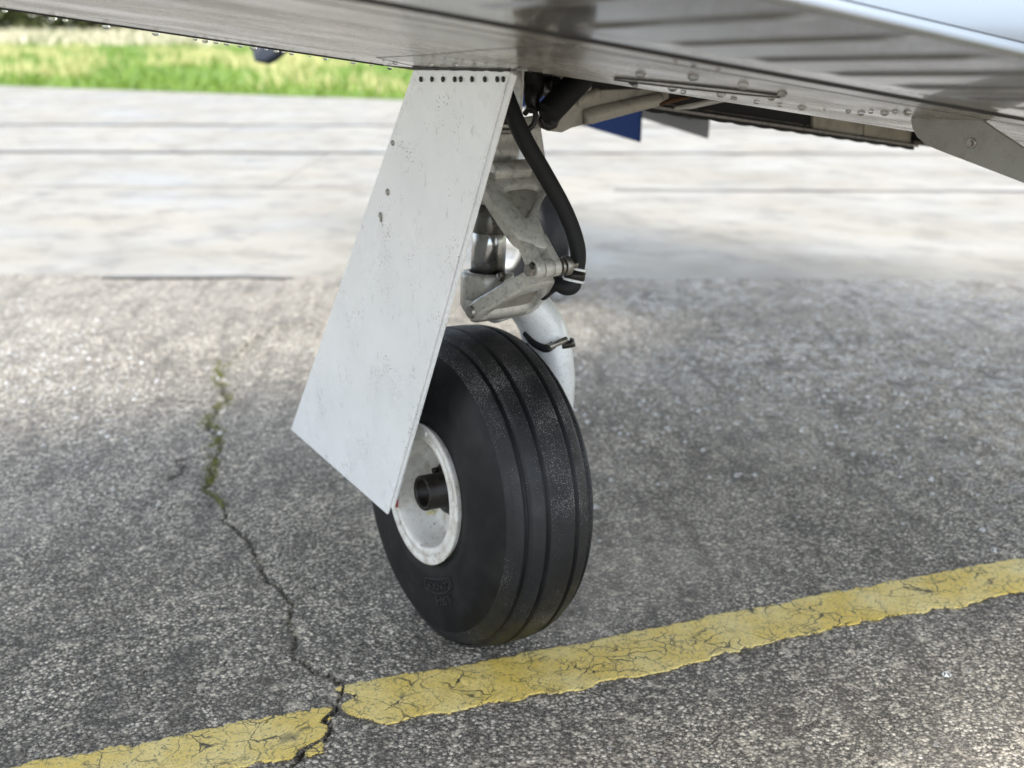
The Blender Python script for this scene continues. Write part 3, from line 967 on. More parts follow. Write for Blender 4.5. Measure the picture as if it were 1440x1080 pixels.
# flap hinge bracket: flat plate hanging from the skin, arm running aft and down
xb_ = 0.30
def bp(px_, py_):
    p = at(px_, py_, 'x', xb_); return (p.y, p.z)
poly = [bp(1288, 158), bp(1284, 168), bp(1286, 180), bp(1293, 193), bp(1304, 202), bp(1320, 210), bp(1375, 231), bp(1440, 256), bp(1540, 294), bp(1570, 285), bp(1560, 262), bp(1440, 206), bp(1400, 180), bp(1383, 167), bp(1376, 158)]
mb = MB()
mb.prism(poly, (xb_, 0, 0), (0, 1, 0), (0, 0, 1), -0.004, 0.0)
br = mb.build('flap_bracket', M['grey_panel'], AC, 0.0008)
b0 = at(1370, 201, 'x', xb_)
mb = MB()
mb.cyl(b0 + Vector((0.0, 0, 0)), b0 + Vector((-0.006, 0, 0)), 0.0058, 20, bev=.0008)
mb.cyl(b0 + Vector((-0.006, 0, 0)), b0 + Vector((-0.0085, 0, 0)), 0.0034, 6)
mb.build('bolt', M['steel'], br)

# main gear door: flat tapered panel with a folded aft edge, screwed to the wing
xd = -0.110
dz_ = [(0.385, 0.2065), (0.047, 0.1785), (-0.268, 0.7875), (-0.060, 0.7815)]
mb = MB()
mb.prism([(y, z) for y, z in dz_], (xd, 0, 0), (0, 1, 0), (0, 0, 1), 0.0, 0.0035)
door = mb.build('gear_door', M['door'], AC, 0.004, 3)
door.modifiers['bevel'].width = 0.0012
e0, e1 = Vector((xd, 0.047, 0.1785)), Vector((xd, -0.268, 0.7875))
ed = (e1 - e0).normalized(); en = Vector((0, -ed.z, ed.y)); en = en if en.y < 0 else -en
mb = MB()
P = []
for q, wdt in ((e0 + ed * 0.012, 0.0035), (e1 - ed * 0.002, 0.0075)):
    for du, dx in ((-0.02, 0.0039), (wdt, 0.0039), (wdt, 0.0075), (-0.02, 0.0075)):
        P.append(q + en * du + Vector((dx, 0, 0)))
mb.add(P, [(0, 1, 2, 3), (4, 5, 6, 7), (0, 1, 5, 4), (1, 2, 6, 5), (2, 3, 7, 6), (3, 0, 4, 7)])
mb.build('edge_flange', M['door'], door, 0.0008)
sm_ = MB()
for px_ in (592, 607.5, 623, 639.5, 648, 664, 682, 699.5, 708):
    p = at(px_, 111.5, 'x', xd - 0.001)
    sm = MB()
    sm.lathe([(0, 0.0032), (0.001, 0.0032), (0.0018, 0.002), (0.0019, 0.0)], p, (-1, 0, 0), 12, cap=False)
    sm.build('screw', M['grease'], door)
for px_, py_, r in ((545, 270, 0.0045), (535, 303, 0.0045), (536, 309, 0.003), (552, 201, 0.0035)):
    p = at(px_, py_, 'x', xd - 0.0005)
    sm = MB()
    sm.lathe([(0, r), (0.0012, r * .9), (0.0014, r * .5), (0.0006, r * 0.4), (0.0006, 0)], p, (-1, 0, 0), 14, cap=False)
    sm.build('fastener', M['steel'], door)
# sealant bead between the door and the skin
mb = MB()
pts = [Vector((xd - 0.001, y, z_low(y) - DI * xd - 0.0006 + 0.0007 * math.sin(y * 230) * math.sin(y * 91))) for y in np.linspace(-0.062, -0.272, 24)]
mb.tube(pts, 0.0019, 6, 2)
mb.build('sealant_bead', M['black'], door)

# oleo leg
ax0, ax1 = Vector((0.027, 0.004, 0.455)), Vector((0.046, 0.0, 0.83))
axd = (ax1 - ax0).normalized()
def on_leg(z): return ax0 + axd * ((z - ax0.z) / axd.z)
mb = MB()
mb.lathe([(0, .0255), (.004, .0285), (.05, .0285), (.053, .034), (.075, .0345), (.078, .033), (.098, .0345), (.18, .036), (.235, .036)], on_leg(0.606), axd, 40)
cyl_ = mb.build('oleo_cylinder', M['cast'], AC)
for z in (0.702, 0.714):
    mb = MB()
    p = on_leg(z)
    prof = [(-.004, .036), (-.002, .0385), (.002, .0385), (.004, .036)]
    mb.lathe(prof, p, axd, 36)
    mb.build('clamp_band', M['grease'] if z > .71 else M['steel'], cyl_)
mb = MB()
mb.cyl(on_leg(0.50), on_leg(0.60), 0.0232, 40)
pist = mb.build('oleo_piston', M['chrome'], AC)
mb = MB()
mb.lathe([(0, .0232), (.001, .0238), (.05, .0238)], on_leg(0.567), axd, 40)
mb.build('oil_film', M['oil'], pist)
mb = MB()
mb.lathe([(0, .028), (.004, .031), (.012, .0355), (.050, .0365), (.056, .0345), (.058, .025), (.052, .0238)], on_leg(0.457), axd, 44, cap=False)
mb.lathe([(0, .028), (.0001, .0)], on_leg(0.457), axd, 44, cap=False)
# lugs of the lower link on the collar's aft face
for x in (-0.012, 0.058):
    mb.cyl((x, -0.038, 0.474), (x + 0.012, -0.038, 0.474), 0.014, 20, bev=.001)
mb.box((0.027, -0.026, 0.474), (0.085, 0.024, 0.022))
col_ = mb.build('leg_collar', M['cast'], AC, 0.0012)
mb = MB()
p = at(703, 391, 'y', -0.034)
mb.lathe([(0, .0065), (.004, .0065), (.004, .0045), (.008, .004), (.008, 0)], p, (0.3, -0.6, 0.7), 8, smooth=False)
mb.build('grease_fitting', M['steel'], col_)

# fork arm: from the collar inboard and down past the tyre to the axle
mb = MB()
mb.tube([(0.03, 0.006, 0.468), (0.072, 0.004, 0.474), (0.100, 0.0, 0.452), (0.116, -0.008, 0.415), (0.119, -0.014, 0.36), (0.117, -0.008, 0.29), (0.113, 0.0, 0.20)],
        [.025, .026, .028, .0295, .032, .033, .034], 28, 8, flat=((0, 1, 0), 1.75))
fork = mb.build('wheel_fork', M['white_fork'], AC)
mb = MB()
c_ = Vector((0.1175, -0.010, 0.405)); dn = Vector((0.12, -0.25, -1)).normalized()
V = []
for t_ in (-0.005, 0.005):
    for k in range(36):
        a = 2 * math.pi * k / 36
        V.append(c_ + dn * t_ + Vector((math.cos(a) * 0.0308, math.sin(a) * 0.0525, -math.sin(a) * .010)))
mb.add(V, [(k, (k + 1) % 36, 36 + (k + 1) % 36, 36 + k) for k in range(36)], True)
cb = mb.build('clamp_band', M['grease'], fork)
sd = cb.modifiers.new('t', 'SOLIDIFY'); sd.thickness = 0.0018
mb = MB()
q0, q1 = at(772, 488, 'y', -0.069), at(797, 477, 'y', -0.069)
mb.cyl(q0, q1, 0.0042, 14, bev=.0008)
mb.build('clamp_screw', M['steel'], fork)
mb = MB()
mb.tube([at(740, 468, 'x', .085), at(752, 482, 'x', .087), at(768, 490, 'x', .092), at(779, 484, 'x', .10)], .006, 10)
mb.build('brake_line', M['hose'], fork)

# torque links
def link_plate(name, o_, d_, poly, pocket, th, depth, mat, side):
    ex = Vector((1, 0, 0)); ey = Vector(d_).normalized(); nn = ex.cross(ey)
    bm = bmesh.new()
    t0, t1 = -th / 2, th / 2
    bot = [bm.verts.new(Vector(o_) + ex * u_ + ey * v_ + nn * t0) for u_, v_ in poly]
    top = [bm.verts.new(Vector(o_) + ex * u_ + ey * v_ + nn * t1) for u_, v_ in poly]
    n_ = len(poly)
    for i in range(n_):
        bm.faces.new((bot[i], bot[(i + 1) % n_], top[(i + 1) % n_], top[i]))
    fb, ft = bm.faces.new(bot[::-1]), bm.faces.new(top)
    bm.normal_update()
    me = bpy.data.meshes.new(name); bm.to_mesh(me); bm.free()
    me.materials.append(mat)
    return link(name, me, AC), nn

ud = Vector((0, -0.099, -0.099)).normalized()
uo = Vector((0, -0.045, 0.640))
def ring_plate(name, o_, d_, outer, inner, th, floor_t, mat, pmat, lab):
    """Forged plate: rim outlined by outer, pocket outlined by inner, thin web in the pocket."""
    ex = Vector((1, 0, 0)); ey = Vector(d_).normalized(); nn = ex.cross(ey)
    def P(u_, v_, t): return Vector(o_) + ex * u_ + ey * v_ + nn * t
    N = 64
    def resample(poly):
        pts = [Vector((u_, v_)) for u_, v_ in poly]
        for _ in range(2):                                  # round the corners
            nxt = []
            for i in range(len(pts)):
                a, b = pts[i], pts[(i + 1) % len(pts)]
                nxt += [a * .8 + b * .2, a * .2 + b * .8]
            pts = nxt
        cen = sum((Vector(q) for q in inner), Vector((0, 0))) / len(inner)
        out = []
        for k in range(N):
            w = 2 * math.pi * k / N
            d = Vector((math.cos(w), math.sin(w))); best = 0
            for i in range(len(pts)):
                a, b = pts[i] - cen, pts[(i + 1) % len(pts)] - cen
                e = b - a; det = d.x * -e.y + d.y * e.x
                if abs(det) < 1e-12: continue
                t = (a.x * -e.y + a.y * e.x) / det; s_ = (d.x * a.y - d.y * a.x) / det
                if t > 0 and -1e-6 <= s_ <= 1 + 1e-6: best = max(best, t)
            out.append(cen + d * best)
        return out
    A, B = resample(outer), resample(inner)
    h = th / 2
    rings = []
    cA = sum(A, Vector((0, 0))) / N
    mid = lambda k, f_: A[k] * (1 - f_) + B[k] * f_
    lay = [(lambda k: mid(k, 0.0), h * .75), (lambda k: mid(k, 0.08), h), (lambda k: mid(k, .90), h), (lambda k: B[k], h * .7), (lambda k: B[k] * .93 + cB * .07, floor_t)]
    cB = sum(B, Vector((0, 0))) / N
    mb = MB()
    for sgn in (1, -1):
        V = [P(*f_(k), sgn * t) for f_, t in lay for k in range(N)]
        fs = []
        for r_ in range(len(lay) - 1):
            fs += [(r_ * N + k, r_ * N + (k + 1) % N, (r_ + 1) * N + (k + 1) % N, (r_ + 1) * N + k) for k in range(N)]
        mb.add(V, fs, True)
    V = [P(*A[k], t) for t in (h * .75, -h * .75) for k in range(N)]
    mb.add(V, [(k, (k + 1) % N, N + (k + 1) % N, N + k) for k in range(N)], True)
    ob = mb.build(name, mat, AC)
    ob['label'] = lab
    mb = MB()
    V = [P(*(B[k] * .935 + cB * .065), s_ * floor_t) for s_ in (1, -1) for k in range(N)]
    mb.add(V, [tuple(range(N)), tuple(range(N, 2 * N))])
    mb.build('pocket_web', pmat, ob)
    return ob, P

uouter = [(-.013, .012), (-.008, -.006), (.012, -.012), (.066, -.012), (.083, -.004), (.083, .022), (.060, .042), (.042, .066), (.037, .100), (.040, .118), (.0, .098), (-.006, .066), (-.012, .030)]
uinner = [(.010, .022), (.022, .016), (.056, .016), (.067, .022), (.058, .036), (.034, .060), (.029, .064), (.024, .062)]
ul, UP_ = ring_plate('torque_link', uo, ud, uouter, uinner, 0.021, 0.0035, M['cast'], M['cast_pocket'], 'upper torque link with triangular pocket')
mb = MB()                                                    # top barrel and clevis at the apex
mb.cyl(UP_(.006, -.010, -.008), UP_(.062, -.010, -.008), 0.0135, 28, bev=.002)
mb.build('pivot_barrel', M['cast'], ul)
for u0, u1 in ((.006, .0185), (.033, .0430)):
    mb = MB()
    a, b = UP_(u0, .1365, 0), UP_(u1, .1365, 0)
    mb.cyl(a, b, 0.0115, 24, bev=.001)
    V = [UP_(u_, v_, t) for u_ in (u0, u1) for v_, t in ((.092, -.0082), (.092, .0082), (.1365, .011), (.1365, -.011))]
    mb.add(V, [(0, 1, 2, 3), (4, 5, 6, 7), (0, 1, 5, 4), (1, 2, 6, 5), (2, 3, 7, 6), (3, 0, 4, 7)])
    mb.build('clevis_arm', M['cast'], ul, 0.0012)

ap = UP_(.026, .1365, 0)
lo = Vector((0, -0.040, 0.474))
ld = Vector((0, ap.y - lo.y, ap.z - lo.z))
LL = ld.length
louter = [(-.022, -.014), (-.006, -.018), (.060, -.018), (.076, -.012), (.074, .02), (.058, .075), (.050, LL - .02), (.016, LL - .02), (-.008, .05), (-.022, .012)]
linner = [(-.008, .012), (.004, .006), (.052, .006), (.062, .014), (.050, .060), (.040, .072), (.026, .072), (.014, .060)]
ll, LP_ = ring_plate('torque_link', lo, ld, louter, linner, 0.021, 0.004, M['cast'], M['cast_pocket'], 'lower torque link rising from the collar')
mb = MB()
mb.cyl(LP_(.0195, LL, 0), LP_(.0325, LL, 0), 0.0115, 24, bev=.001)
V = [LP_(u_, v_, t) for u_, v_ in ((.010, LL - .036), (.054, LL - .036), (.0325, LL), (.0195, LL)) for t in (-.0095, .0095)]
mb.add(V, [(0, 2, 4, 6), (1, 7, 5, 3), (0, 1, 3, 2), (2, 3, 5, 4), (4, 5, 7, 6), (6, 7, 1, 0)])
mb.build('apex_lug', M['cast'], ll, 0.001)
mb = MB()
mb.cyl((-.026, lo.y, lo.z), (.080, lo.y, lo.z), 0.0085, 18, bev=.001)
mb.build('pivot_pin', M['steel'], ll)
mb = MB()                                                   # apex bolt with washers and nut
mb.cyl(ap + Vector((-.026, 0, 0)), ap + Vector((.046, 0, 0)), 0.0048, 16)
mb.cyl(ap + Vector((.0205, 0, 0)), ap + Vector((.0245, 0, 0)), 0.0105, 24, bev=.0008)
mb.cyl(ap + Vector((.026, 0, 0)), ap + Vector((.035, 0, 0)), 0.0122, 24, bev=.0015)
mb.lathe([(0, .0085), (.006, .0085)], ap + Vector((-.028, 0, 0)), (1, 0, 0), 6, smooth=False)
mb.build('apex_bolt', M['steel'], AC)

# brake hose with its clamp and elbow fitting
hp = [at(702, 96, 'y', -.06), at(713, 138, 'y', -.09), at(737, 195, 'y', -.105), at(766, 245, 'y', -.11), at(793, 294, 'y', -.115), at(809, 335, 'y', -.122), at(813, 365, 'y', -.124), at(806, 396, 'y', -.124)]
mb = MB()
mb.tube(hp, [.0095, .0105, .0110, .0107, .0105, .0103, .0103, .0103], 20, 10)
hose = mb.build('brake_hose', M['hose'], AC)
he, hd = at(809, 384, 'y', -.124), (hp[-1] - hp[-2]).normalized()
for t_ in (-0.0055, 0.0095):
    mb = MB()
    mb.lathe([(-.0016, .0125), (-.0016, .0142), (.0016, .0142), (.0016, .0125)], he + hd * t_, hd, 28, cap=False)
    mb.build('hose_clamp', M['white_fork'], hose)
mb = MB()
mb.lathe([(-.004, .0125), (-.004, .0136), (.008, .0136), (.008, .0125)], he + hd * .001, hd, 28, cap=False)
mb.build('clamp_sleeve', M['grease'], hose)
mb = MB()
mb.tube([he + hd * .006, he + hd * .016, at(796, 404, 'y', -.118), at(780, 400, 'y', -.10), at(762, 415, 'y', -.075)], [.0105, .0108, .0105, .0095, .008], 16)
mb.cyl(at(783, 372, 'y', -.13), he + hd * .004, .0062, 14)
mb.build('hose_elbow', M['hose'], AC)

# side brace: flat fluted strut going up and inboard, with its pivot casting
yb = -0.02
b_a, b_b = at(796, 158, 'y', yb), at(928, 136, 'y', yb)
bd = (b_b - b_a).normalized(); bu = Vector((-bd.z, 0, bd.x))
mb = MB()
L = (b_b - b_a).length
pl_ = [(-.026, -.021), (-.012, -.0245), (.004, -.0205), (L - .004, -.0115), (L + .012, -.006), (L + .012, .009), (L - .004, .0125), (.03, .026), (-.012, .034), (-.028, .012)]
mb.prism(pl_, b_a, bd, bu, -0.012, 0.006)
brace = mb.build('side_brace', M['brace'], AC, 0.002, 3)
for v_, u0, u1, r in ((-.0055, .022, L - .004, .0115), (.0165, .012, .05, .0085)):
    mb = MB()                                                # raised rib of the I-section
    a, b = b_a + bd * u0 + bu * (v_ - .004) + Vector((0, -.006, 0)), b_a + bd * u1 + bu * (v_ + .004) + Vector((0, -.006, 0))
    mb.tube([a, a * .9 + b * .1, a * .1 + b * .9, b], [r * .6, r, r * .85, r * .5], 14, 4)
    mb.build('brace_rib', M['brace'], brace)
mb = MB()
p = at(777, 169, 'y', yb - .02)
mb.lathe([(0, .0145), (.010, .0145), (.013, .012), (.013, .0075), (.022, .0075), (.024, .006), (.024, 0)], p + Vector((0, .012, 0)), (-.35, -1, .1), 8, smooth=False)
mb.build('pivot_bolt', M['grease'], brace)
mb = MB()
p = at(828, 123, 'y', yb - .02)
mb.lathe([(0, .0065), (.006, .0062), (.008, .004), (.008, 0)], p + Vector((0, .006, 0)), (-.35, -1, .1), 10)
mb.build('rivet_head', M['steel'], brace)
# bracket plate behind the hose carrying the brace
mb = MB()
yp = -0.012
pl2 = [at(x_, y_, 'y', yp) for x_, y_ in ((737, 165), (756, 162), (765, 222), (762, 226), (740, 222), (730, 200))]
mb.prism([(p.x, p.z) for p in pl2], (0, yp, 0), (1, 0, 0), (0, 0, 1), -0.004, 0.004)
mb.build('brace_bracket', M['cast'], AC, 0.001)
# retraction cylinder with ribbed gaiter, upper lugs
mb = MB()
g0_, g1_ = at(766, 164, 'y', -.05), at(826, 100, 'y', -.05)
gd_ = (g1_ - g0_); gl = gd_.length
prof = [(0, .010), (.006, .0155)]
for k in range(40):
    t_ = .008 + (gl - .012) * k / 40
    prof += [(t_, .0172), (t_ + (gl - .012) / 80, .0160)]
prof.append((gl + .02, .016))
mb.lathe(prof, g0_, gd_, 28)
gait = mb.build('retraction_strut', M['hose'], AC)
mb = MB()
mb.tube([at(748, 96, 'y', -.02), at(752, 120, 'y', -.025), at(748, 140, 'y', -.03), at(752, 156, 'y', -.03)], [.014, .013, .010, .008], 14)
p = at(771, 118, 'y', -.02)
mb.cyl(p + Vector((0, -.02, 0)), p + Vector((0, .01, 0)), .010, 18, bev=.002)
mb.cyl(p + Vector((0, -.02, 0)), p + Vector((0, -.026, 0)), .0065, 6)
mb.tube([at(738, 160, 'y', -.04), at(746, 152, 'y', -.05), at(753, 160, 'y', -.055), at(750, 175, 'y', -.055), at(738, 186, 'y', -.05)], .0036, 10)
mb.build('hydraulic_line', M['grease'], AC)
mb = MB()
mb.prism([(p.x, p.z) for p in (at(772, 128, 'y', 0), at(800, 108, 'y', 0), at(780, 104, 'y', 0), at(757, 140, 'y', 0))], (0, 0, 0), (1, 0, 0), (0, 0, 1), -.003, .003)
mb.build('trunnion_lug', M['cast'], AC, .001)
# flange plate aft of the leg, just behind the door
xf = 0.03
ff = [at(x_, y_, 'x', xf) for x_, y_ in ((714, 92), (736, 96), (734, 140), (731, 178), (724, 178), (718, 150), (714, 130))]
mb = MB()
mb.prism([(p.y, p.z) for p in ff], (xf, 0, 0), (0, 1, 0), (0, 0, 1), -.002, .002)
mb.build('leg_flange', M['cast'], AC, .0008)

# ---- wheels
def wheel_parts(parent, Rt, W, rr, detail=True):
    """Wheel about its own centre, axle along x, outboard = -x. Tread grooves are cut into the profile."""
    n = 144 if detail else 64
    prof = []
    m_ = 120 if detail else 40
    gr = [-.047, -.022, .022, .047] if detail else []
    for k in range(m_ + 1):
        a = math.pi * k / m_
        x = -W / 2 * math.copysign(abs(math.cos(a)) ** .62, math.cos(a))
        r = rr + (Rt - rr) * abs(math.sin(a)) ** .55
        prof.append((x, r))
    if detail:
        fine = []
        xs_ = np.array([q[0] for q in prof]); rs_ = np.array([q[1] for q in prof])
        allx = set(np.round(xs_[(np.abs(xs_) < .0605)], 5))
        for g_ in gr:
            w_ = .0036 if abs(g_) < .03 else .0042
            allx = {q for q in allx if abs(q - g_) > w_ + .0008}
            allx |= {round(g_ - w_, 5), round(g_ - w_ * .7, 5), round(g_ + w_ * .7, 5), round(g_ + w_, 5)}
        allx |= {-.0645, -.0625, .0625, .0645}
        lo_ = [(x, r) for x, r in prof if x < -.066]
        hi_ = [(x, r) for x, r in prof if x > .066]
        mid_ = []
        for x in sorted(allx):
            r = float(np.interp(x, xs_, rs_))
            if any(abs(x - g_) < (.0036 if abs(g_) < .03 else .0042) * .8 for g_ in gr): r -= .006
            if abs(abs(x) - .0625) < 1e-4: r -= .0016
            mid_.append((x, r))
        prof = lo_ + mid_ + hi_
        # bead: curl slightly under the rim flange
    prof[0] = (prof[0][0] + .006, rr - .004); prof[-1] = (prof[-1][0] - .006, rr - .004)
    mb = MB()
    mb.lathe(prof, (0, 0, 0), (1, 0, 0), n, cap=False)
    return mb

RT, WT = 0.2225, 0.155
tilt = Matrix.Rotation(R(2.4), 4, 'Y')
wheel = empty('wheel', (0, 0, RT * 0.972), AC)
wheel.rotation_euler = (0, R(2.4), 0)
wheel['label'] = 'near main wheel with ribbed black tyre and dished white rim'
mb = wheel_parts(wheel, RT, WT, 0.095)
cz = RT * 0.972
# squash the contact patch flat on the ground
inv = tilt.inverted()
for i, p in enumerate(mb.v):
    q = tilt @ Vector(p)
    if q.z + cz < 0.0025:
        q.z = 0.0025 - cz
        mb.v[i] = tuple(inv @ q)
    elif q.z + cz < 0.03:
        k_ = (0.03 - q.z - cz) / 0.03
        q.x *= 1 + 0.12 * k_ * k_
        mb.v[i] = tuple(inv @ q)
tyre = mb.build('tyre', M['rubber'], wheel)
tyre.data.materials.append(M['tread'])
for p_ in tyre.data.polygons:
    c_ = p_.center
    if abs(c_.x) < .0655 and not any(abs(abs(c_.x) - g_) < .0031 for g_ in (.022, .047)):
        p_.material_index = 1
mb = MB()                                                    # dished rim
prof = [(-.055, .0935), (-.074, .0955), (-.0795, .0985), (-.0820, .0985), (-.0828, .0960), (-.0822, .0900), (-.0800, .0862), (-.0815, .0850), (-.0818, .0790), (-.0795, .0760), (-.0745, .0742), (-.060, .0725), (-.040, .0690), (-.0345, .0640), (-.0330, .0400), (-.0350, .0330), (-.0300, .0300), (-.0300, .0100)]
mb.lathe(prof, (0, 0, 0), (1, 0, 0), 96, cap=False)
mb.lathe([(-p[0], p[1]) for p in prof], (0, 0, 0), (1, 0, 0), 64, cap=False)
rim = mb.build('rim', M['rim'], wheel)
mb = MB()
mb.lathe([(-.030, .034), (-.044, .034), (-.046, .031), (-.046, .0245), (-.078, .0245), (-.0795, .0235), (-.0795, .0195), (-.077, .0185), (-.050, .0175), (-.050, 0)], (0, 0, 0), (1, 0, 0), 48, cap=False)
mb.lathe([(-.0338, .041), (-.0352, .0405), (-.0352, .036), (-.036, .033)], (0, 0, 0), (1, 0, 0), 40, cap=False)
for k in range(3):
    a = 0.9 + k * 2.094
    mb.cyl((-.046, .029 * math.cos(a), .029 * math.sin(a)), (-.053, .029 * math.cos(a), .029 * math.sin(a)), .0042, 6)
mb.build('axle_cap', M['grease'], wheel)
for k in range(5):                                           # rim bolts on the flange lands
    a = R(-62 + 72 * k)
    mb = MB()
    mb.lathe([(0, .0042), (.0009, .0040), (.0014, .0022), (.0014, 0)], (-.0822, .0895 * -math.cos(a), .0895 * math.sin(a)), (-1, 0, 0), 14, cap=False)
    mb.build('rim_rivet', M['rim'], wheel)
a = R(176)
mb = MB()
mb.box((-.0826, .0705, -.037), (.0012, .011, .012))
mb.build('slip_mark', M['red'], wheel)
mb = MB()
for k in range(26):
    a_ = random.uniform(0, 6.28)
    p = Vector((-.062 + random.uniform(-.006, .004), random.uniform(-.008, .006), -.030 + random.uniform(-.005, .004)))
    mb.add([p, p + Vector((random.uniform(-.004, .004), .0012, -.001)), p + Vector((random.uniform(-.006, .006), random.uniform(-.005, .005), random.uniform(.002, .008)))], [(0, 1, 2)])
mb.build('grass_wisp', M['dry'], wheel)

# moulded lettering on the sidewall
def sidewall_text(body, size, ang, rad):
    cu = bpy.data.curves.new('moulded_lettering', 'FONT')
    cu.body, cu.size, cu.extrude, cu.align_x, cu.align_y = body, size, 0.0020, 'CENTER', 'CENTER'
    tmp = bpy.data.objects.new('tmp', cu); COL.objects.link(tmp)
    dg = bpy.context.evaluated_depsgraph_get()
    me = bpy.data.meshes.new_from_object(tmp.evaluated_get(dg))
    bpy.data.objects.remove(tmp)
    V = np.empty(len(me.vertices) * 3); me.vertices.foreach_get('co', V); V = V.reshape(-1, 3)
    return me, V
def wrap(me, V, ang, rad):
    """Bend flat text round the sidewall: text x -> angle, text y -> radius; follows the tyre profile."""
    xs_, rs_ = [], []
    for k in range(61):
        a = math.pi / 2 * k / 60
        xs_.append(-WT / 2 * abs(math.cos(a)) ** .62); rs_.append(0.095 + (RT - 0.095) * abs(math.sin(a)) ** .55)
    r = rad + V[:, 1]
    th_ = ang + V[:, 0] / rad
    xx = np.interp(r, rs_, xs_) - 0.0007 - V[:, 2] * 0.5
    W_ = np.stack([xx, -r * np.sin(th_) * -1, -r * np.cos(th_)], 1)
    me.vertices.foreach_set('co', W_.ravel()); me.update()
    me.materials.append(M['worn_rubber'])
    return link('moulded_lettering', me, wheel)
me, V = sidewall_text('CONDOR', 0.0150, 0, 0)
V[:, 0] *= -1; V[:, 1] *= 1
ANG = R(22)
wrap(me, V * np.array([-1, 1, 1]), -ANG, 0.128)
me, V = sidewall_text('6.00-6', 0.017, 0, 0)
wrap(me, V, -ANG - .04, 0.148)
mb = MB()
pts = []
for k in range(40):
    a = 2 * math.pi * k / 40
    pts.append((0.038 * max(-1, min(1, 1.25 * math.cos(a))), 0.0105 * math.sin(a)))
for (a, b), (c_, d_) in zip(pts, pts[1:] + pts[:1]):
    for_ = [(a, b), (c_, d_), (c_ * .96, d_ * .86), (a * .96, b * .86)]
    V4 = [(x_, y_, z_) for z_ in (-.002, .002) for x_, y_ in for_]
    mb.add(V4, [(0, 1, 2, 3), (4, 5, 6, 7), (0, 1, 5, 4), (2, 3, 7, 6)])
me = mb.mesh('moulded_border')
V = np.empty(len(me.vertices) * 3); me.vertices.foreach_get('co', V)
wrap(me, V.reshape(-1, 3), -ANG, 0.128).name = 'moulded_border'

# nose wheel and its leg
nw = empty('nose_wheel', (1.235, 1.755, 0.188), AC)
mb = wheel_parts(nw, 0.19, 0.14, 0.085, False)
mb.build('tyre', M['rubber'], nw)
mb = MB()
mb.lathe([(-.05, .084), (-.066, .088), (-.072, .084), (-.066, .072), (-.03, .06), (-.026, .03), (-.06, .026), (-.06, 0)], (0, 0, 0), (1, 0, 0), 48, cap=False)
mb.lathe([(.05, .084), (.066, .088), (.072, .084), (.066, .072), (.03, .06), (.026, .03), (.06, .026), (.06, 0)], (0, 0, 0), (1, 0, 0), 48, cap=False)
mb.build('rim', M['rim'], nw)
mb = MB()
mb.cyl((1.125, 1.755, .188), (1.345, 1.755, .188), .014, 16)
for x in (1.135, 1.335):
    mb.tube([(x, 1.755, .188), (x, 1.79, .34), (1.235 + (x - 1.235) * .7, 1.81, .43)], .016, 10)
mb.cyl((1.235, 1.80, .42), (1.235, 1.83, .78), .028, 20)
mb.build('nose_leg', M['white_fork'], AC)
# nose gear doors: blue outer face of the near one, grey inside of the far one
mb = MB()
mb.prism([(1.70, .606), (1.349, .569), (1.086, .542), (1.083, .70), (1.70, .73)], (1.15, 0, 0), (0, 1, 0), (0, 0, 1), -.004, .004)
o = mb.build('nose_gear_door', M['blue'], AC, .002); o['label'] = 'blue nose gear door'
mb = MB()
mb.prism([(1.75, .622), (1.402, .574), (1.113, .537), (1.100, .72), (1.75, .74)], (1.40, 0, 0), (0, 1, 0), (0, 0, 1), -.004, .004)
gdr = mb.build('nose_gear_door', M['grey_back'], AC, .002); gdr['label'] = 'grey inside of the far nose gear door'
mb = MB()
mb.prism([(1.42, .612), (1.17, .585), (1.168, .592), (1.42, .622)], (1.392, 0, 0), (0, 1, 0), (0, 0, 1), -.006, .002)
mb.build('stiffener_slot', M['well_dark'], gdr)

# fuselage and propeller
mb = MB()
st = [(-1.7, .40, .72, 1.75), (-0.9, .54, .66, 1.95), (0.3, .56, .655, 2.0), (1.0, .55, .67, 1.72), (1.7, .50, .69, 1.48), (2.4, .42, .74, 1.42), (2.75, .30, .85, 1.36)]
ns = 40
V = []
for y, hw, zb_, zt in st:
    for k in range(ns):
        a = 2 * math.pi * k / ns
        ca, sa = math.cos(a), math.sin(a)
        V.append((1.55 + hw * math.copysign(abs(ca) ** .6, ca), y, (zb_ + zt) / 2 + (zt - zb_) / 2 * math.copysign(abs(sa) ** .6, sa)))
fs = [(i * ns + k, i * ns + (k + 1) % ns, (i + 1) * ns + (k + 1) % ns, (i + 1) * ns + k) for i in range(len(st) - 1) for k in range(ns)]
fs += [tuple(range(ns)), tuple((len(st) - 1) * ns + k for k in range(ns))]
mb.add(V, fs, True)
mb.build('fuselage', M['fuselage'], AC)
pr = empty('propeller', (1.50, 2.98, 1.22), AC)
mb = MB()
mb.lathe([(-.12, .11), (0, .11), (.1, .095), (.2, .05), (.24, .0)], (0, 0, 0), (0, 1, 0), 32)
mb.build('spinner', M['fuselage'], pr)
tipv = at(358, 86, 'y', 2.98) - Vector((1.50, 2.98, 1.22))
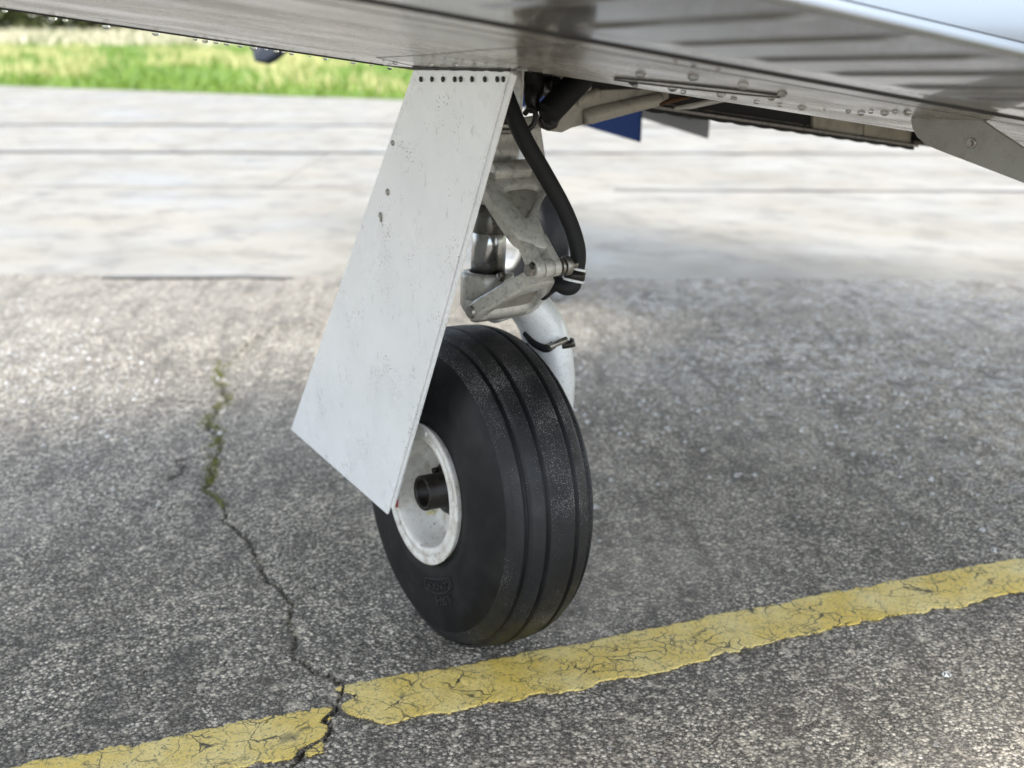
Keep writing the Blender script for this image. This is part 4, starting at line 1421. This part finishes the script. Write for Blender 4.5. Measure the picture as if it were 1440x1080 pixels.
for sg in (1, -1):
    d = tipv.normalized() * sg; Lp = tipv.length
    s_ = Vector((d.z, 0, -d.x))
    mb = MB()
    n_ = 26
    rows_ = []
    for k in range(n_ + 1):
        t_ = .08 + (1 - .08) * k / n_
        ch_ = .060 * (0.6 + .5 * math.sin(min(1, t_ * 1.35) * math.pi / 1.3)) * (math.sqrt(max(0, 1 - ((t_ - .9) / .1) ** 2)) if t_ > .9 else 1)
        tw = R(55 - 38 * t_)
        cdir = s_ * math.cos(tw) + Vector((0, 1, 0)) * math.sin(tw)
        nd = d.cross(cdir)
        for u_, w_ in ((-1, 0), (-.4, .008), (.3, .007), (1, 0), (.3, -.004), (-.4, -.004)):
            rows_.append(d * Lp * t_ + cdir * ch_ * u_ + nd * w_ * (1.3 - t_))
    fs = [(i * 6 + k, i * 6 + (k + 1) % 6, (i + 1) * 6 + (k + 1) % 6, (i + 1) * 6 + k) for i in range(n_) for k in range(6)]
    mb.add(rows_, fs, True)
    mb.build('blade', M['prop'], pr)

# ------------------------------------------------------------------ rain drops hanging under the wing
def drop_mesh(r, squash):
    mb = MB()
    mb.lathe([(0.0006, r), (-r * .25 * squash, r * .97), (-r * .55 * squash, r * .78), (-r * .8 * squash, r * .42), (-r * .88 * squash, 0)], (0, 0, 0), (0, 0, 1), 16, cap=False)
    mb.lathe([(0.0006, r), (0.0006, 0)], (0, 0, 0), (0, 0, 1), 16, cap=False)
    me = mb.mesh('water_drop')
    bm = bmesh.new(); bm.from_mesh(me); bmesh.ops.remove_doubles(bm, verts=bm.verts, dist=1e-6); bmesh.ops.recalc_face_normals(bm, faces=bm.faces); bm.to_mesh(me); bm.free()
    me.materials.append(M['water'])
    return me
DM = [drop_mesh(.0052, .9), drop_mesh(.0043, .9), drop_mesh(.0032, .8), drop_mesh(.0021, .6)]
def drop(x, y, k, label, group, dz=0.0):
    o_ = link('water_drop', DM[k])
    o_.location = (x, y, z_low(y) - DI * x + dz - .0005)
    o_.scale = (random.uniform(.9, 1.2), random.uniform(.85, 1.1), random.uniform(.8, 1.1))
    tag(o_, label, 'water drop', group)
def skin_hit(px_, py_):
    lo_, hi_ = None, None
    prev = None
    d = (at(px_, py_, 'y', 1.0) - EYE)
    for i in range(900):
        P = EYE + d * (0.15 + i * 0.0009)
        g = P.z - (z_low(P.y) - DI * P.x)
        if prev is not None and prev * g <= 0 and -0.6 < P.y < .12: return P
        prev = g
    return None
for px_, k in ((6, 2), (74, 1), (91, 2), (149, 1), (219, 1), (275, 2), (289, 1), (304, 2), (319, 2), (338, 2), (356, 1), (374, 3), (388, 2), (398, 3), (410, 2), (436, 3), (458, 2), (497, 2), (522, 3), (548, 2)):
    p = at(px_, 10 + px_ * .152, 'y', 0.04)
    drop(p.x, 0.04, k, 'rain drop hanging from the dark lower edge of the wing left of the white door', 'rain drops along the left wing edge', -0.0022)
for px_, py_, k in ((891, 116, 0), (901, 106, 0), (946, 125, 0), (975, 110, 0), (1014, 134, 0), (1045, 121, 0), (1085, 138, 0), (1100, 133, 0), (961, 131, 2), (1032, 140, 2), (1064, 145, 2), (1097, 149, 2), (1128, 153, 1), (893, 122, 2)):
    P = skin_hit(px_, py_ - 2)
    if P is not None:
        drop(P.x, P.y, k, 'large rain drop on the grey wing skin around the oval access cover', 'rain drops around the oval cover')
for px_, py_, k in ((1193, 158, 2), (1211, 160, 1), (1225, 158, 2), (1244, 160, 1), (1259, 158, 2), (1276, 159, 1), (1160, 156, 3)):
    P = skin_hit(px_, py_ - 1.5)
    if P is not None:
        drop(P.x, P.y, k, 'small rain drop in the row beside the rounded flap bracket', 'rain drops beside the flap bracket')
for px_, py_, k in ((540, 84, 3), (556, 88, 2), (605, 90, 2), (622, 92, 3), (640, 91, 2), (668, 90, 3), (1120, 96, 3), (1068, 88, 3), (1040, 84, 3), (1010, 98, 3), (950, 87, 3), (976, 92, 3)):
    P = skin_hit(px_, py_)
    if P is not None:
        drop(P.x, P.y, k, 'tiny rain drop scattered on the smooth underside of the wing', 'tiny rain drops on the wing underside')
